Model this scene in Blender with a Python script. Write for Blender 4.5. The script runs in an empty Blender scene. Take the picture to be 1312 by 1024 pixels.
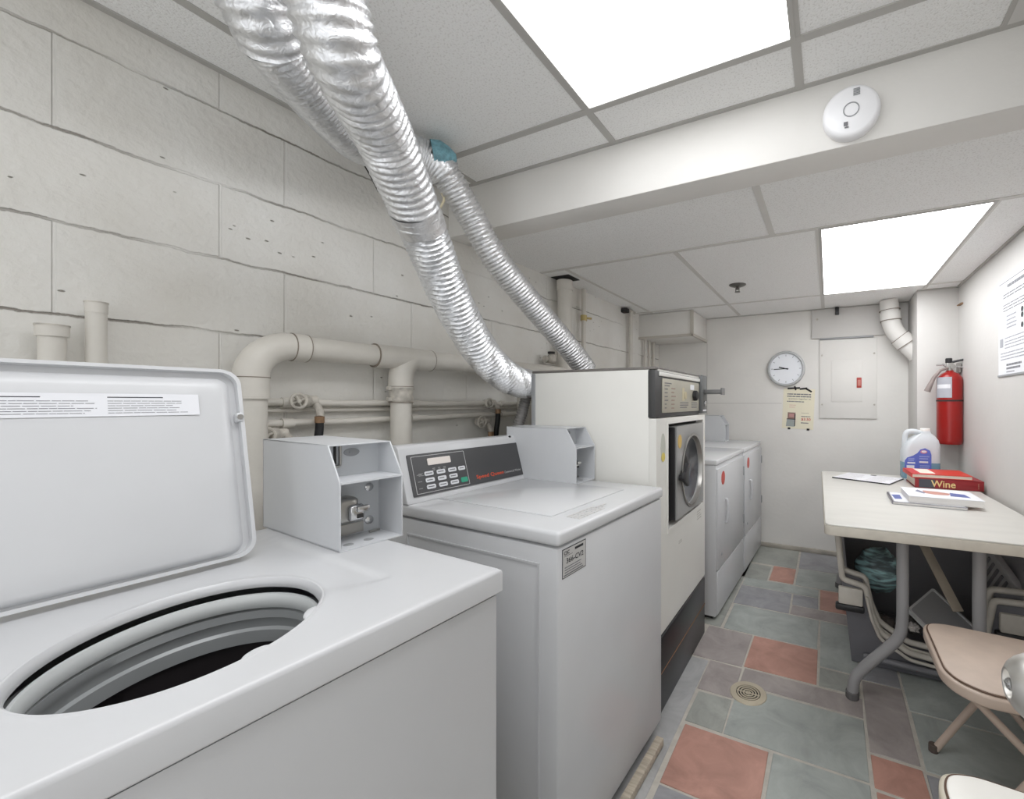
import bpy, bmesh, math, random
from mathutils import Matrix, Vector, noise as mnoise
R = math.radians
random.seed(7)
SC = bpy.context.scene
COL = SC.collection

# ------------------------------------------------------------------ camera, world, exposure
cam = bpy.data.cameras.new('camera'); camo = bpy.data.objects.new('camera', cam); COL.objects.link(camo)
cam.sensor_width = 36.0; cam.sensor_fit = 'HORIZONTAL'
cam.lens = 36.0 * 545.0 / 1312.0
cam.shift_x = (656 - 801) / 1312.0
cam.shift_y = (516 - 512) / 1312.0
cam.clip_start = 0.02
camo.location = (0, 0, 1.175); camo.rotation_euler = (R(90), 0, R(25.55))
SC.camera = camo
wd = bpy.data.worlds.new('world'); SC.world = wd; wd.use_nodes = True
wd.node_tree.nodes['Background'].inputs[0].default_value = (0.97, 0.985, 1.0, 1)
wd.node_tree.nodes['Background'].inputs[1].default_value = 1.15
SC.view_settings.view_transform = 'Standard'; SC.view_settings.look = 'None'
SC.view_settings.gamma = 1.0; SC.view_settings.use_curve_mapping = False
SC.view_settings.exposure = 0.24
SC.cycles.max_bounces = 16; SC.cycles.diffuse_bounces = 10
LIGHT = 4.6          # radiance of the fluorescent diffusers
LIGHT_FAR = 5.8      # same lamp type beyond the beam, set stronger to brighten the far end

# ------------------------------------------------------------------ materials
def srgb(c):
    return tuple((v / 12.92 if v <= .04045 else ((v + .055) / 1.055) ** 2.4) for v in (x / 255 for x in c)) + (1,)
MATS = {}
def mat(name, rgb, rough=.5, metal=0., var=.0, vscale=6., bump=0., bscale=60., emit=None, trans=0., spec=.5, coat=0., stretch=None, alpha=None):
    if name in MATS: return MATS[name]
    m = bpy.data.materials.new(name); m.use_nodes = True
    nt = m.node_tree; N = nt.nodes; L = nt.links; b = N['Principled BSDF']
    col = srgb(rgb)
    b.inputs['Base Color'].default_value = col; b.inputs['Roughness'].default_value = rough
    b.inputs['Metallic'].default_value = metal; b.inputs['Specular IOR Level'].default_value = spec
    b.inputs['Coat Weight'].default_value = coat
    if trans: b.inputs['Transmission Weight'].default_value = trans
    if alpha: b.inputs['Alpha'].default_value = alpha
    if emit: b.inputs['Emission Color'].default_value = srgb(rgb); b.inputs['Emission Strength'].default_value = emit
    tc = N.new('ShaderNodeTexCoord'); src = tc.outputs['Object']
    if stretch:
        mp = N.new('ShaderNodeMapping'); mp.inputs['Scale'].default_value = stretch; L.new(src, mp.inputs[0]); src = mp.outputs[0]
    n = N.new('ShaderNodeTexNoise'); n.inputs['Scale'].default_value = vscale; n.inputs['Detail'].default_value = 5
    L.new(src, n.inputs['Vector'])
    v = max(var, .012)
    r = N.new('ShaderNodeValToRGB'); r.color_ramp.elements[0].position = .3; r.color_ramp.elements[1].position = .7
    r.color_ramp.elements[0].color = tuple(x * (1 - v) for x in col[:3]) + (1,)
    r.color_ramp.elements[1].color = tuple(min(1, x * (1 + v)) for x in col[:3]) + (1,)
    L.new(n.outputs['Fac'], r.inputs[0]); L.new(r.outputs[0], b.inputs['Base Color'])
    if bump:
        n2 = N.new('ShaderNodeTexNoise'); n2.inputs['Scale'].default_value = bscale; n2.inputs['Detail'].default_value = 6
        L.new(src, n2.inputs['Vector'])
        bp = N.new('ShaderNodeBump'); bp.inputs['Strength'].default_value = bump; bp.inputs['Distance'].default_value = .01
        L.new(n2.outputs['Fac'], bp.inputs['Height']); L.new(bp.outputs[0], b.inputs['Normal'])
    MATS[name] = m; return m

M_white = mat('white_enamel', (203, 204, 206), .28, var=.02, spec=.45)
M_whiteB = mat('white_enamel_top', (210, 211, 213), .16, var=.015)
M_box = mat('white_powder_coat', (204, 206, 209), .4, var=.02)
M_cream = mat('cream_enamel', (224, 223, 218), .35, var=.02)
M_greyplastic = mat('grey_plastic', (150, 152, 154), .45)
M_dark = mat('black_plastic', (38, 38, 40), .4)
M_black = mat('black_rubber', (22, 22, 24), .6)
M_shadeDark = mat('gap_shade_and_dark_parts', (48, 47, 46), .8)  # stands in for shade in gaps and recesses; also colours real dark parts
M_chrome = mat('chrome', (205, 205, 205), .18, 1.0)
M_steel = mat('brushed_steel', (176, 174, 170), .34, 1.0, var=.05, vscale=20)
M_tub = mat('tub_plastic', (205, 208, 208), .35)
M_bask = mat('basket_enamel', (158, 161, 162), .3)
M_paint = mat('painted_wall', (224, 222, 218), .6, var=.04, vscale=3, bump=.12, bscale=35)
M_paintG = mat('painted_wall_grey', (204, 202, 199), .6, var=.03, vscale=3, bump=.08, bscale=35)
M_pipe = mat('painted_pipe', (208, 204, 196), .45, var=.05, vscale=9, bump=.12, bscale=50)
M_pipeD = mat('painted_valve', (184, 179, 170), .5, var=.25, vscale=40, bump=.3, bscale=90)
M_rust = mat('rusty_brass', (150, 120, 92), .5, .4, var=.3, vscale=50)
M_grid = mat('ceiling_grid_metal', (206, 204, 200), .45)
M_gridD = mat('ceiling_angle_metal', (178, 176, 172), .45)
M_red = mat('extinguisher_red', (148, 18, 13), .28, coat=.2)
M_paper = mat('white_paper', (226, 227, 231), .7)
M_ink = mat('grey_ink', (120, 120, 124), .8)
M_inkD = mat('black_ink', (50, 50, 54), .8)
M_tan = mat('tan_vinyl', (196, 178, 164), .5, var=.07, vscale=14, bump=.08, bscale=80)
M_tanM = mat('tan_metal', (188, 170, 156), .38, var=.05)
M_creamM = mat('cream_metal', (206, 198, 180), .38, var=.05)
M_padW = mat('white_vinyl', (240, 238, 232), .4)
M_brown = mat('brown_piping', (96, 74, 60), .6)
M_leg = mat('grey_leg_paint', (150, 149, 150), .4, var=.04)
M_binD = mat('dark_bin_plastic', (112, 112, 117), .5, var=.06)
M_binL = mat('grey_bin_lip', (200, 195, 186), .5, var=.08, vscale=18)
M_tape = mat('black_tape', (34, 33, 33), .6)

def nodes(m):
    m.use_nodes = True; return m.node_tree.nodes, m.node_tree.links, m.node_tree.nodes['Principled BSDF']
def mk(N, t, **k):
    n = N.new(t)
    for a, v in k.items(): setattr(n, a, v)
    return n
def mth(N, L, op, a, b=None):
    n = N.new('ShaderNodeMath'); n.operation = op
    for i, v in enumerate((a, b)):
        if v is None: continue
        if isinstance(v, (int, float)): n.inputs[i].default_value = v
        else: L.new(v, n.inputs[i])
    return n.outputs[0]

def block_material():
    m = bpy.data.materials.new('painted_concrete_block'); N, L, b = nodes(m)
    tc = mk(N, 'ShaderNodeTexCoord'); sp = mk(N, 'ShaderNodeSeparateXYZ'); L.new(tc.outputs['Object'], sp.inputs[0])
    nz = mk(N, 'ShaderNodeTexNoise'); nz.inputs['Scale'].default_value = 7; nz.inputs['Detail'].default_value = 6; nz.inputs['Roughness'].default_value = .7
    L.new(tc.outputs['Object'], nz.inputs[0])
    wob = mth(N, L, 'MULTIPLY', mth(N, L, 'SUBTRACT', nz.outputs['Fac'], .5), .030)
    z = mth(N, L, 'ADD', sp.outputs['Z'], wob)
    fz = mth(N, L, 'FRACT', mth(N, L, 'DIVIDE', mth(N, L, 'ADD', z, -1.367 + 20 * .2023 + .10115), .2023))
    dz = mth(N, L, 'ABSOLUTE', mth(N, L, 'SUBTRACT', fz, .5))                    # 0 on a bed joint
    cb = mk(N, 'ShaderNodeCombineXYZ')
    L.new(mth(N, L, 'ADD', sp.outputs['X'], -.047 + 10 * .427), cb.inputs[0])
    L.new(mth(N, L, 'ADD', z, -1.367 + 21 * .2023), cb.inputs[1])
    br = mk(N, 'ShaderNodeTexBrick', offset=.355, offset_frequency=2, squash=1.0)
    br.inputs['Scale'].default_value = 1; br.inputs['Mortar Size'].default_value = .004; br.inputs['Mortar Smooth'].default_value = .6
    br.inputs['Brick Width'].default_value = .427; br.inputs['Row Height'].default_value = .2023
    L.new(cb.outputs[0], br.inputs['Vector'])
    # cracks along some stretches of the joints
    n2 = mk(N, 'ShaderNodeTexNoise'); n2.inputs['Scale'].default_value = 2.6; n2.inputs['Detail'].default_value = 3; L.new(tc.outputs['Object'], n2.inputs[0])
    r2 = mk(N, 'ShaderNodeMapRange'); r2.inputs[1].default_value = .36; r2.inputs[2].default_value = .56; L.new(n2.outputs['Fac'], r2.inputs[0])
    n5 = mk(N, 'ShaderNodeTexNoise'); n5.inputs['Scale'].default_value = 16; n5.inputs['Detail'].default_value = 4; L.new(tc.outputs['Object'], n5.inputs[0])
    wid = mth(N, L, 'MULTIPLY', n5.outputs['Fac'], .028)
    ln = mth(N, L, 'LESS_THAN', dz, wid)
    lr = mk(N, 'ShaderNodeMapRange'); lr.inputs[1].default_value = .020; lr.inputs[2].default_value = .004; lr.inputs[3].default_value = 0; lr.inputs[4].default_value = 1
    L.new(dz, lr.inputs[0])
    crack = mth(N, L, 'MULTIPLY', mth(N, L, 'MULTIPLY', lr.outputs[0], r2.outputs[0]), ln)
    # pits
    vo = mk(N, 'ShaderNodeTexVoronoi'); vo.inputs['Scale'].default_value = 24; 
    mp = mk(N, 'ShaderNodeMapping'); mp.inputs['Scale'].default_value = (.6, 1, 1.4); L.new(tc.outputs['Object'], mp.inputs[0]); L.new(mp.outputs[0], vo.inputs['Vector'])
    pit = mk(N, 'ShaderNodeMapRange'); pit.inputs[1].default_value = .085; pit.inputs[2].default_value = .05; pit.inputs[3].default_value = 0; pit.inputs[4].default_value = 1
    L.new(vo.outputs['Distance'], pit.inputs[0])
    n6 = mk(N, 'ShaderNodeTexNoise'); n6.inputs['Scale'].default_value = 3.3; L.new(tc.outputs['Object'], n6.inputs[0])
    pg = mth(N, L, 'MULTIPLY', pit.outputs[0], mth(N, L, 'GREATER_THAN', n6.outputs['Fac'], .5))
    n3 = mk(N, 'ShaderNodeTexNoise'); n3.inputs['Scale'].default_value = 3.2; n3.inputs['Detail'].default_value = 8; L.new(tc.outputs['Object'], n3.inputs[0])
    ra = mk(N, 'ShaderNodeValToRGB'); ra.color_ramp.elements[0].position = .3; ra.color_ramp.elements[1].position = .7
    ra.color_ramp.elements[0].color = srgb((212, 209, 202)); ra.color_ramp.elements[1].color = srgb((228, 227, 223)); L.new(n3.outputs['Fac'], ra.inputs[0])
    mx = mk(N, 'ShaderNodeMixRGB'); mx.inputs[2].default_value = srgb((116, 106, 94)); L.new(mth(N, L, 'MULTIPLY', mth(N, L, 'MAXIMUM', crack, pg), .75), mx.inputs[0]); L.new(ra.outputs[0], mx.inputs[1])
    L.new(mx.outputs[0], b.inputs['Base Color']); b.inputs['Roughness'].default_value = .6
    n4 = mk(N, 'ShaderNodeTexNoise'); n4.inputs['Scale'].default_value = 46; n4.inputs['Detail'].default_value = 7; L.new(tc.outputs['Object'], n4.inputs[0])
    h = mth(N, L, 'SUBTRACT', mth(N, L, 'MULTIPLY', n4.outputs['Fac'], .6), mth(N, L, 'MULTIPLY', br.outputs['Fac'], .35))
    h = mth(N, L, 'SUBTRACT', h, mth(N, L, 'MULTIPLY', mth(N, L, 'MAXIMUM', crack, pg), .9))
    bp = mk(N, 'ShaderNodeBump'); bp.inputs['Strength'].default_value = .8; bp.inputs['Distance'].default_value = .008; L.new(h, bp.inputs['Height']); L.new(bp.outputs[0], b.inputs['Normal'])
    return m

def ceiling_material():
    m = bpy.data.materials.new('fissured_ceiling_tile'); N, L, b = nodes(m)
    tc = mk(N, 'ShaderNodeTexCoord')
    n1 = mk(N, 'ShaderNodeTexNoise'); n1.inputs['Scale'].default_value = 190; n1.inputs['Detail'].default_value = 5; L.new(tc.outputs['Object'], n1.inputs[0])
    ra = mk(N, 'ShaderNodeValToRGB'); ra.color_ramp.elements[0].position = .36; ra.color_ramp.elements[1].position = .46
    ra.color_ramp.elements[0].color = srgb((224, 223, 221)); ra.color_ramp.elements[1].color = srgb((241, 241, 240)); L.new(n1.outputs['Fac'], ra.inputs[0])
    L.new(ra.outputs[0], b.inputs['Base Color']); b.inputs['Roughness'].default_value = .8
    bp = mk(N, 'ShaderNodeBump'); bp.inputs['Strength'].default_value = .45; bp.inputs['Distance'].default_value = .006; L.new(n1.outputs['Fac'], bp.inputs['Height']); L.new(bp.outputs[0], b.inputs['Normal'])
    return m

def slate(name, rgb):
    m = bpy.data.materials.new(name); N, L, b = nodes(m); c = srgb(rgb)
    tc = mk(N, 'ShaderNodeTexCoord')
    n1 = mk(N, 'ShaderNodeTexNoise'); n1.inputs['Scale'].default_value = 7; n1.inputs['Detail'].default_value = 9; n1.inputs['Roughness'].default_value = .65; n1.inputs['Distortion'].default_value = .8
    L.new(tc.outputs['Object'], n1.inputs[0])
    ra = mk(N, 'ShaderNodeValToRGB'); ra.color_ramp.elements[0].position = .3; ra.color_ramp.elements[1].position = .72
    ra.color_ramp.elements[0].color = tuple(x * .78 for x in c[:3]) + (1,); ra.color_ramp.elements[1].color = tuple(min(1, x * 1.2 + .01) for x in c[:3]) + (1,)
    L.new(n1.outputs['Fac'], ra.inputs[0])
    n2 = mk(N, 'ShaderNodeTexNoise'); n2.inputs['Scale'].default_value = 3; n2.inputs['Detail'].default_value = 10; n2.inputs['Roughness'].default_value = .8; L.new(tc.outputs['Object'], n2.inputs[0])
    r2 = mk(N, 'ShaderNodeMapRange'); r2.inputs[1].default_value = .60; r2.inputs[2].default_value = .75; r2.inputs[4].default_value = .45; L.new(n2.outputs['Fac'], r2.inputs[0])
    mx = mk(N, 'ShaderNodeMixRGB'); mx.inputs[2].default_value = srgb((176, 174, 170)); L.new(r2.outputs[0], mx.inputs[0]); L.new(ra.outputs[0], mx.inputs[1])
    L.new(mx.outputs[0], b.inputs['Base Color']); b.inputs['Roughness'].default_value = .5
    bp = mk(N, 'ShaderNodeBump'); bp.inputs['Strength'].default_value = .35; bp.inputs['Distance'].default_value = .006; L.new(n1.outputs['Fac'], bp.inputs['Height']); L.new(bp.outputs[0], b.inputs['Normal'])
    return m

def foil_material(name, rgb, rough):
    m = bpy.data.materials.new(name); N, L, b = nodes(m)
    b.inputs['Metallic'].default_value = .85; b.inputs['Roughness'].default_value = rough
    tc = mk(N, 'ShaderNodeTexCoord')
    n1 = mk(N, 'ShaderNodeTexNoise'); n1.inputs['Scale'].default_value = 62; n1.inputs['Detail'].default_value = 6; n1.inputs['Distortion'].default_value = 1.2; L.new(tc.outputs['Object'], n1.inputs[0])
    ra = mk(N, 'ShaderNodeValToRGB'); c = srgb(rgb); ra.color_ramp.elements[0].color = tuple(x * .82 for x in c[:3]) + (1,); ra.color_ramp.elements[1].color = c
    ra.color_ramp.elements[0].position = .3; ra.color_ramp.elements[1].position = .6
    L.new(n1.outputs['Fac'], ra.inputs[0]); L.new(ra.outputs[0], b.inputs['Base Color'])
    bp = mk(N, 'ShaderNodeBump'); bp.inputs['Strength'].default_value = .38; bp.inputs['Distance'].default_value = .008; L.new(n1.outputs['Fac'], bp.inputs['Height']); L.new(bp.outputs[0], b.inputs['Normal'])
    return m

def stripe_material(name, c1, c2, scale):
    m = bpy.data.materials.new(name); N, L, b = nodes(m)
    tc = mk(N, 'ShaderNodeTexCoord'); mp = mk(N, 'ShaderNodeMapping'); mp.inputs['Scale'].default_value = (8, 8, 55); L.new(tc.outputs['Object'], mp.inputs[0])
    n1 = mk(N, 'ShaderNodeTexNoise'); n1.inputs['Scale'].default_value = scale; n1.inputs['Detail'].default_value = 4; n1.inputs['Distortion'].default_value = .6; L.new(mp.outputs[0], n1.inputs[0])
    ra = mk(N, 'ShaderNodeValToRGB'); ra.color_ramp.elements[0].color = srgb(c1); ra.color_ramp.elements[1].color = srgb(c2)
    ra.color_ramp.elements[0].position = .42; ra.color_ramp.elements[1].position = .60
    L.new(n1.outputs['Fac'], ra.inputs[0]); L.new(ra.outputs[0], b.inputs['Base Color']); b.inputs['Roughness'].default_value = .5
    return m

M_block = block_material(); M_ceil = ceiling_material()
M_foil = foil_material('aluminium_foil_duct', (232, 233, 235), .30); M_foil2 = foil_material('aluminium_duct_dull', (224, 224, 225), .36)
M_teal = stripe_material('teal_crinkle', (96, 108, 112), (184, 228, 230), 1.0)
M_emit = mat('fluorescent_diffuser', (252, 253, 255), .5, emit=LIGHT)
M_emitF = mat('fluorescent_diffuser_bright', (252, 253, 255), .5, emit=LIGHT_FAR)

# ------------------------------------------------------------------ mesh building
def catmull(pts, n=8, closed=False):
    P = [Vector(p) for p in pts]; out = []
    for i in range(len(P) - 1):
        p0 = P[max(i - 1, 0)]; p1 = P[i]; p2 = P[i + 1]; p3 = P[min(i + 2, len(P) - 1)]
        for k in range(n):
            t = k / n
            out.append(.5 * ((2 * p1) + (-p0 + p2) * t + (2 * p0 - 5 * p1 + 4 * p2 - p3) * t * t + (-p0 + 3 * p1 - 3 * p2 + p3) * t ** 3))
    out.append(P[-1]); return out

class MB:
    def __init__(self, M=None): self.bm = bmesh.new(); self.M = M or Matrix()
    def v(self, p): return self.bm.verts.new(self.M @ Vector(p))
    def f(self, vs, m=0):
        try: q = self.bm.faces.new(vs)
        except ValueError: return None
        q.material_index = m; return q
    def box(self, x0, x1, y0, y1, z0, z1, m=0, bev=0., seg=2):
        vs = [self.v((x, y, z)) for x in (x0, x1) for y in (y0, y1) for z in (z0, z1)]
        fs = [self.f([vs[i] for i in q], m) for q in ((0, 1, 3, 2), (4, 6, 7, 5), (0, 4, 5, 1), (2, 3, 7, 6), (0, 2, 6, 4), (1, 5, 7, 3))]
        self.fix(fs, bev, seg, m); return self
    def fix(self, fs, bev, seg, m):
        fs = [q for q in fs if q]
        bmesh.ops.recalc_face_normals(self.bm, faces=fs)
        if bev:
            es = {e for q in fs for e in q.edges if len(e.link_faces) == 2 and e.calc_face_angle(0) > .45}
            r = bmesh.ops.bevel(self.bm, geom=list(es), offset=bev, segments=seg, affect='EDGES', profile=.5, clamp_overlap=True)
            for q in r['faces']: q.material_index = m
    def prism(self, poly, ax, a, b, m=0, bev=0., seg=2):
        def P(p, t): return {'x': (t, p[0], p[1]), 'y': (p[0], t, p[1]), 'z': (p[0], p[1], t)}[ax]
        A = [self.v(P(p, a)) for p in poly]; B = [self.v(P(p, b)) for p in poly]; n = len(poly)
        fs = [self.f(A[::-1], m), self.f(B, m)] + [self.f([A[i], A[(i + 1) % n], B[(i + 1) % n], B[i]], m) for i in range(n)]
        self.fix(fs, bev, seg, m); return self
    def ring(self, outer, inner, ax, a, b, m=0):
        def P(p, t): return {'x': (t, p[0], p[1]), 'y': (p[0], t, p[1]), 'z': (p[0], p[1], t)}[ax]
        n = len(outer); L4 = [[self.v(P(p, t)) for p in q] for q, t in ((outer, a), (outer, b), (inner, b), (inner, a))]
        fs = []
        for k in range(4):
            A, B = L4[k], L4[(k + 1) % 4]
            fs += [self.f([A[i], A[(i + 1) % n], B[(i + 1) % n], B[i]], m) for i in range(n)]
        self.fix(fs, 0, 1, m); return self
    def loft(self, loops, m=0, cap0=False, cap1=False, closed=True):
        V = [[self.v(p) for p in lp] for lp in loops]; n = len(loops[0]); fs = []
        for A, B in zip(V, V[1:]):
            for i in range(n if closed else n - 1): fs.append(self.f([A[i], A[(i + 1) % n], B[(i + 1) % n], B[i]], m))
        if cap0: fs.append(self.f(V[0][::-1], m))
        if cap1: fs.append(self.f(V[-1], m))
        self.fix(fs, 0, 1, m); return self
    def lathe(self, prof, c=(0, 0, 0), ax='z', seg=32, m=0, sx=1., sy=1., cap0=False, cap1=False):
        def P(r, t, a):
            u, w = r * math.cos(a) * sx, r * math.sin(a) * sy
            return {'z': (c[0] + u, c[1] + w, c[2] + t), 'y': (c[0] + u, c[1] + t, c[2] + w), 'x': (c[0] + t, c[1] + u, c[2] + w)}[ax]
        loops = [[P(max(r, 1e-5), t, 2 * math.pi * i / seg) for i in range(seg)] for r, t in prof]
        return self.loft(loops, m, cap0, cap1)
    def cyl(self, c, r, h, ax='z', seg=24, m=0, bev=0.):
        if bev: return self.lathe([(r - bev, 0), (r, bev), (r, h - bev), (r - bev, h)], c, ax, seg, m, cap0=True, cap1=True)
        return self.lathe([(r, 0), (r, h)], c, ax, seg, m, cap0=True, cap1=True)
    def tube(self, pts, r, seg=14, n=0, m=0, caps=True, rf=None):
        P = catmull(pts, n) if n else [Vector(p) for p in pts]
        T = [(P[min(i + 1, len(P) - 1)] - P[max(i - 1, 0)]).normalized() for i in range(len(P))]
        up = Vector((0, 0, 1)) if abs(T[0].z) < .9 else Vector((1, 0, 0))
        x = T[0].cross(up).normalized(); s = 0; loops = []
        for i, p in enumerate(P):
            if i: s += (P[i] - P[i - 1]).length
            x = (x - T[i] * x.dot(T[i])).normalized(); y = T[i].cross(x)
            lp = []
            for k in range(seg):
                a = 2 * math.pi * k / seg; rr = rf(s, a) if rf else (r[i] if isinstance(r, (list, tuple)) else r)
                lp.append(p + (x * math.cos(a) + y * math.sin(a)) * rr)
            loops.append(lp)
        return self.loft(loops, m, caps, caps)
    def sphere(self, c, r, seg=24, rings=14, m=0, fn=None):
        r3 = r if isinstance(r, (tuple, list)) else (r, r, r); loops = []
        for j in range(rings + 1):
            th = math.pi * j / rings; lp = []
            for i in range(seg):
                a = 2 * math.pi * i / seg; d = Vector((max(math.sin(th), 1e-4) * math.cos(a), max(math.sin(th), 1e-4) * math.sin(a), math.cos(th)))
                k = fn(d) if fn else 1
                lp.append((c[0] + d.x * r3[0] * k, c[1] + d.y * r3[1] * k, c[2] + d.z * r3[2] * k))
            loops.append(lp)
        return self.loft(loops, m)
    def build(self, name, mats, parent=None, ang=38, world=False):
        me = bpy.data.meshes.new(name)
        bmesh.ops.remove_doubles(self.bm, verts=self.bm.verts, dist=1e-6)
        self.bm.to_mesh(me); self.bm.free()
        for m in (mats if isinstance(mats, (list, tuple)) else [mats]): me.materials.append(m)
        me.polygons.foreach_set('use_smooth', [True] * len(me.polygons))
        me.set_sharp_from_angle(angle=R(ang))
        o = bpy.data.objects.new(name, me); COL.objects.link(o)
        if parent: o.parent = parent
        if world and parent: me.transform(wm(parent).inverted())
        return o

def wm(o):
    M = o.matrix_basis.copy()
    while o.parent: o = o.parent; M = o.matrix_basis @ M
    return M
def tag(o, label, cat=None, group=None, kind=None):
    if label: o['label'] = label
    if cat: o['category'] = cat
    if group: o['group'] = group
    if kind: o['kind'] = kind
    return o
def thing(name, label, cat, loc=(0, 0, 0), rz=0., group=None):
    o = bpy.data.objects.new(name, None); COL.objects.link(o); o.empty_display_size = .05
    o.location = loc; o.rotation_euler = (0, 0, rz); return tag(o, label, cat, group)
def seat_origin(o, at):
    """move a single-mesh thing's origin to its base"""
    o.data.transform(Matrix.Translation(-Vector(at))); o.location = at; return o
def frame(o, right, up):
    r = Vector(right).normalized(); u = Vector(up); u = (u - r * u.dot(r)).normalized(); n = r.cross(u)
    M = Matrix((r, u, n)).transposed().to_4x4(); M.translation = Vector(o); return M
def rrect(x0, x1, y0, y1, r, n=6):
    out = []
    for cx, cy, a0 in ((x1 - r, y1 - r, 0), (x0 + r, y1 - r, 90), (x0 + r, y0 + r, 180), (x1 - r, y0 + r, 270)):
        for k in range(n + 1):
            a = R(a0 + 90 * k / n); out.append((cx + r * math.cos(a), cy + r * math.sin(a)))
    return out
def lettering(s, name, m, parent, M, height=None, width=None, align='LEFT', ext=.0003, bold=0.):
    cu = bpy.data.curves.new('t', 'FONT'); cu.body = s; cu.size = 1; cu.align_x = align; cu.extrude = 0; cu.offset = bold; cu.resolution_u = 3
    to = bpy.data.objects.new('t', cu); COL.objects.link(to)
    bpy.context.view_layer.update()
    me = bpy.data.meshes.new_from_object(to.evaluated_get(bpy.context.evaluated_depsgraph_get()))
    bpy.data.objects.remove(to); bpy.data.curves.remove(cu)
    xs = [v.co.x for v in me.vertices]; ys = [v.co.y for v in me.vertices]
    sy = height / (max(ys) - min(ys)) if height else None
    sx = width / (max(xs) - min(xs)) if width else sy
    if sy is None: sy = sx
    x0 = min(xs) if align == 'LEFT' else 0
    me.transform(Matrix.Diagonal((sx, sy, 1, 1)) @ Matrix.Translation((-x0, -min(ys), 0)))
    me.transform(Matrix.Translation((0, 0, ext)))
    me.transform(M); me.name = name
    if parent: me.transform(wm(parent).inverted())
    me.materials.clear(); me.materials.append(m)
    o = bpy.data.objects.new(name, me); COL.objects.link(o)
    if parent: o.parent = parent
    return o
def rows(mb, x0, x1, ys, h, m=0, z=.0004, jag=0., words=True, rnd=random):
    for y in ys:
        e = x1 - rnd.random() * jag * (x1 - x0); x = x0
        while x < e:
            w = min((e - x), (x1 - x0) * (.07 + rnd.random() * .13)) if words else e - x
            mb.box(x, x + w * .9, y, y + h, 0, z, m); x += w

# ------------------------------------------------------------------ room shell
def wlx(y): return -1.512 + (y - .25) * (.112 / 3.387)
ZN, ZF = 2.079, 1.901
def struct(o): o['kind'] = 'structure'; return o

# left block wall, its own x axis running along the wall
wa = math.atan2(3.387, .112)
mb = MB(); mb.box(-1.6, 3.45, 0, .12, 0, 2.3)
w = struct(mb.build('wall_left', M_block)); w.location = (-1.512, .25, 0); w.rotation_euler = (0, 0, wa)
mb = MB(); mb.box(-1.6, .95, 3.637, 3.75, 0, 2.2)
wb = struct(mb.build('wall_back', M_paint))
mb = MB(); mb.box(-1.38, -.34, 3.6355, 3.6372, 1.168, 1.171); mb.box(-.952, -.949, 3.6355, 3.6372, 0, 1.69)
mb.build('panel_seam', M_gridD, wb)
mb = MB(); mb.box(.735, .85, .54, 3.75, 0, 2.2)
struct(mb.build('wall_right', M_paintG))
mb = MB(); mb.box(.517, .74, 3.3, 3.64, 0, ZF, bev=.004)
struct(mb.build('trim_1', M_paintG))
mb = MB(); mb.box(-1.40, .52, 3.622, 3.637, 0, .035, bev=.004)
struct(mb.build('baseboard_back', mat('stained_base', (176, 170, 160), .7, var=.2, vscale=12)))

# ceilings and dropped beam
mb = MB(); mb.box(-1.75, 1.0, -1.2, 1.33, ZN, ZN + .03)
ce = struct(mb.build('ceiling', M_ceil))
mb = MB()
mb.box(-1.325, -1.30, -1.0, 1.325, ZN - .003, ZN + .002); mb.box(-.685, -.661, -1.0, 1.325, ZN - .003, ZN + .002)
mb.box(-.086, -.062, -1.0, 1.325, ZN - .003, ZN + .002); mb.box(.372, .384, -.3, 1.325, ZN - .003, ZN + .002)
mb.box(-1.5, .74, 1.127, 1.15, ZN - .0035, ZN + .002); mb.box(.74, -.062, .52, .542, ZN - .0035, ZN + .002)
mb.box(-1.5, .74, 1.308, 1.325, ZN - .0025, ZN + .002)
mb.build('ceiling_grid', M_gridD, ce)
mb = MB(Matrix.Translation((-1.512, .25, 0)) @ Matrix.Rotation(wa, 4, 'Z')); mb.box(-1.2, 1.05, -.02, .005, ZN - .004, ZN + .001); mb.build('wall_angle', M_gridD, ce)
mb = MB(); mb.box(-1.75, 1.0, 1.44, 3.75, ZF, ZF + .03)
cf = struct(mb.build('ceiling', M_ceil))
mb = MB()
mb.box(-.232, -.208, 1.44, 1.94, ZF - .003, ZF + .002); mb.box(-.679, -.655, 1.96, 3.64, ZF - .003, ZF + .002)
mb.box(-.050, -.026, 1.95, 3.64, ZF - .003, ZF + .002); mb.box(.54, .56, 1.95, 3.3, ZF - .003, ZF + .002)
mb.box(-1.30, -1.28, 1.96, 3.2, ZF - .003, ZF + .002)
mb.box(-1.45, .74, 1.93, 1.953, ZF - .0035, ZF + .002); mb.box(-1.45, .74, 3.145, 3.168, ZF - .0035, ZF + .002)
mb.build('ceiling_grid', M_grid, cf)
mb = MB(); mb.box(-.96, .52, 3.617, 3.64, ZF - .006, ZF + .001); mb.box(.517, .74, 3.285, 3.302, ZF - .006, ZF + .001); mb.box(.722, .74, 1.44, 3.3, ZF - .006, ZF + .001)
mb.build('wall_angle', M_gridD, cf)
mb = MB(); mb.box(-1.7, 1.0, 1.325, 1.445, 1.885, 2.2, bev=.004)
struct(mb.build('trim_2', M_paint))

mb = MB(); mb.box(.384, 1.0, -.2, 1.307, ZN - .004, ZN + .02)
struct(mb.build('trim_3', M_paintG))
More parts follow.
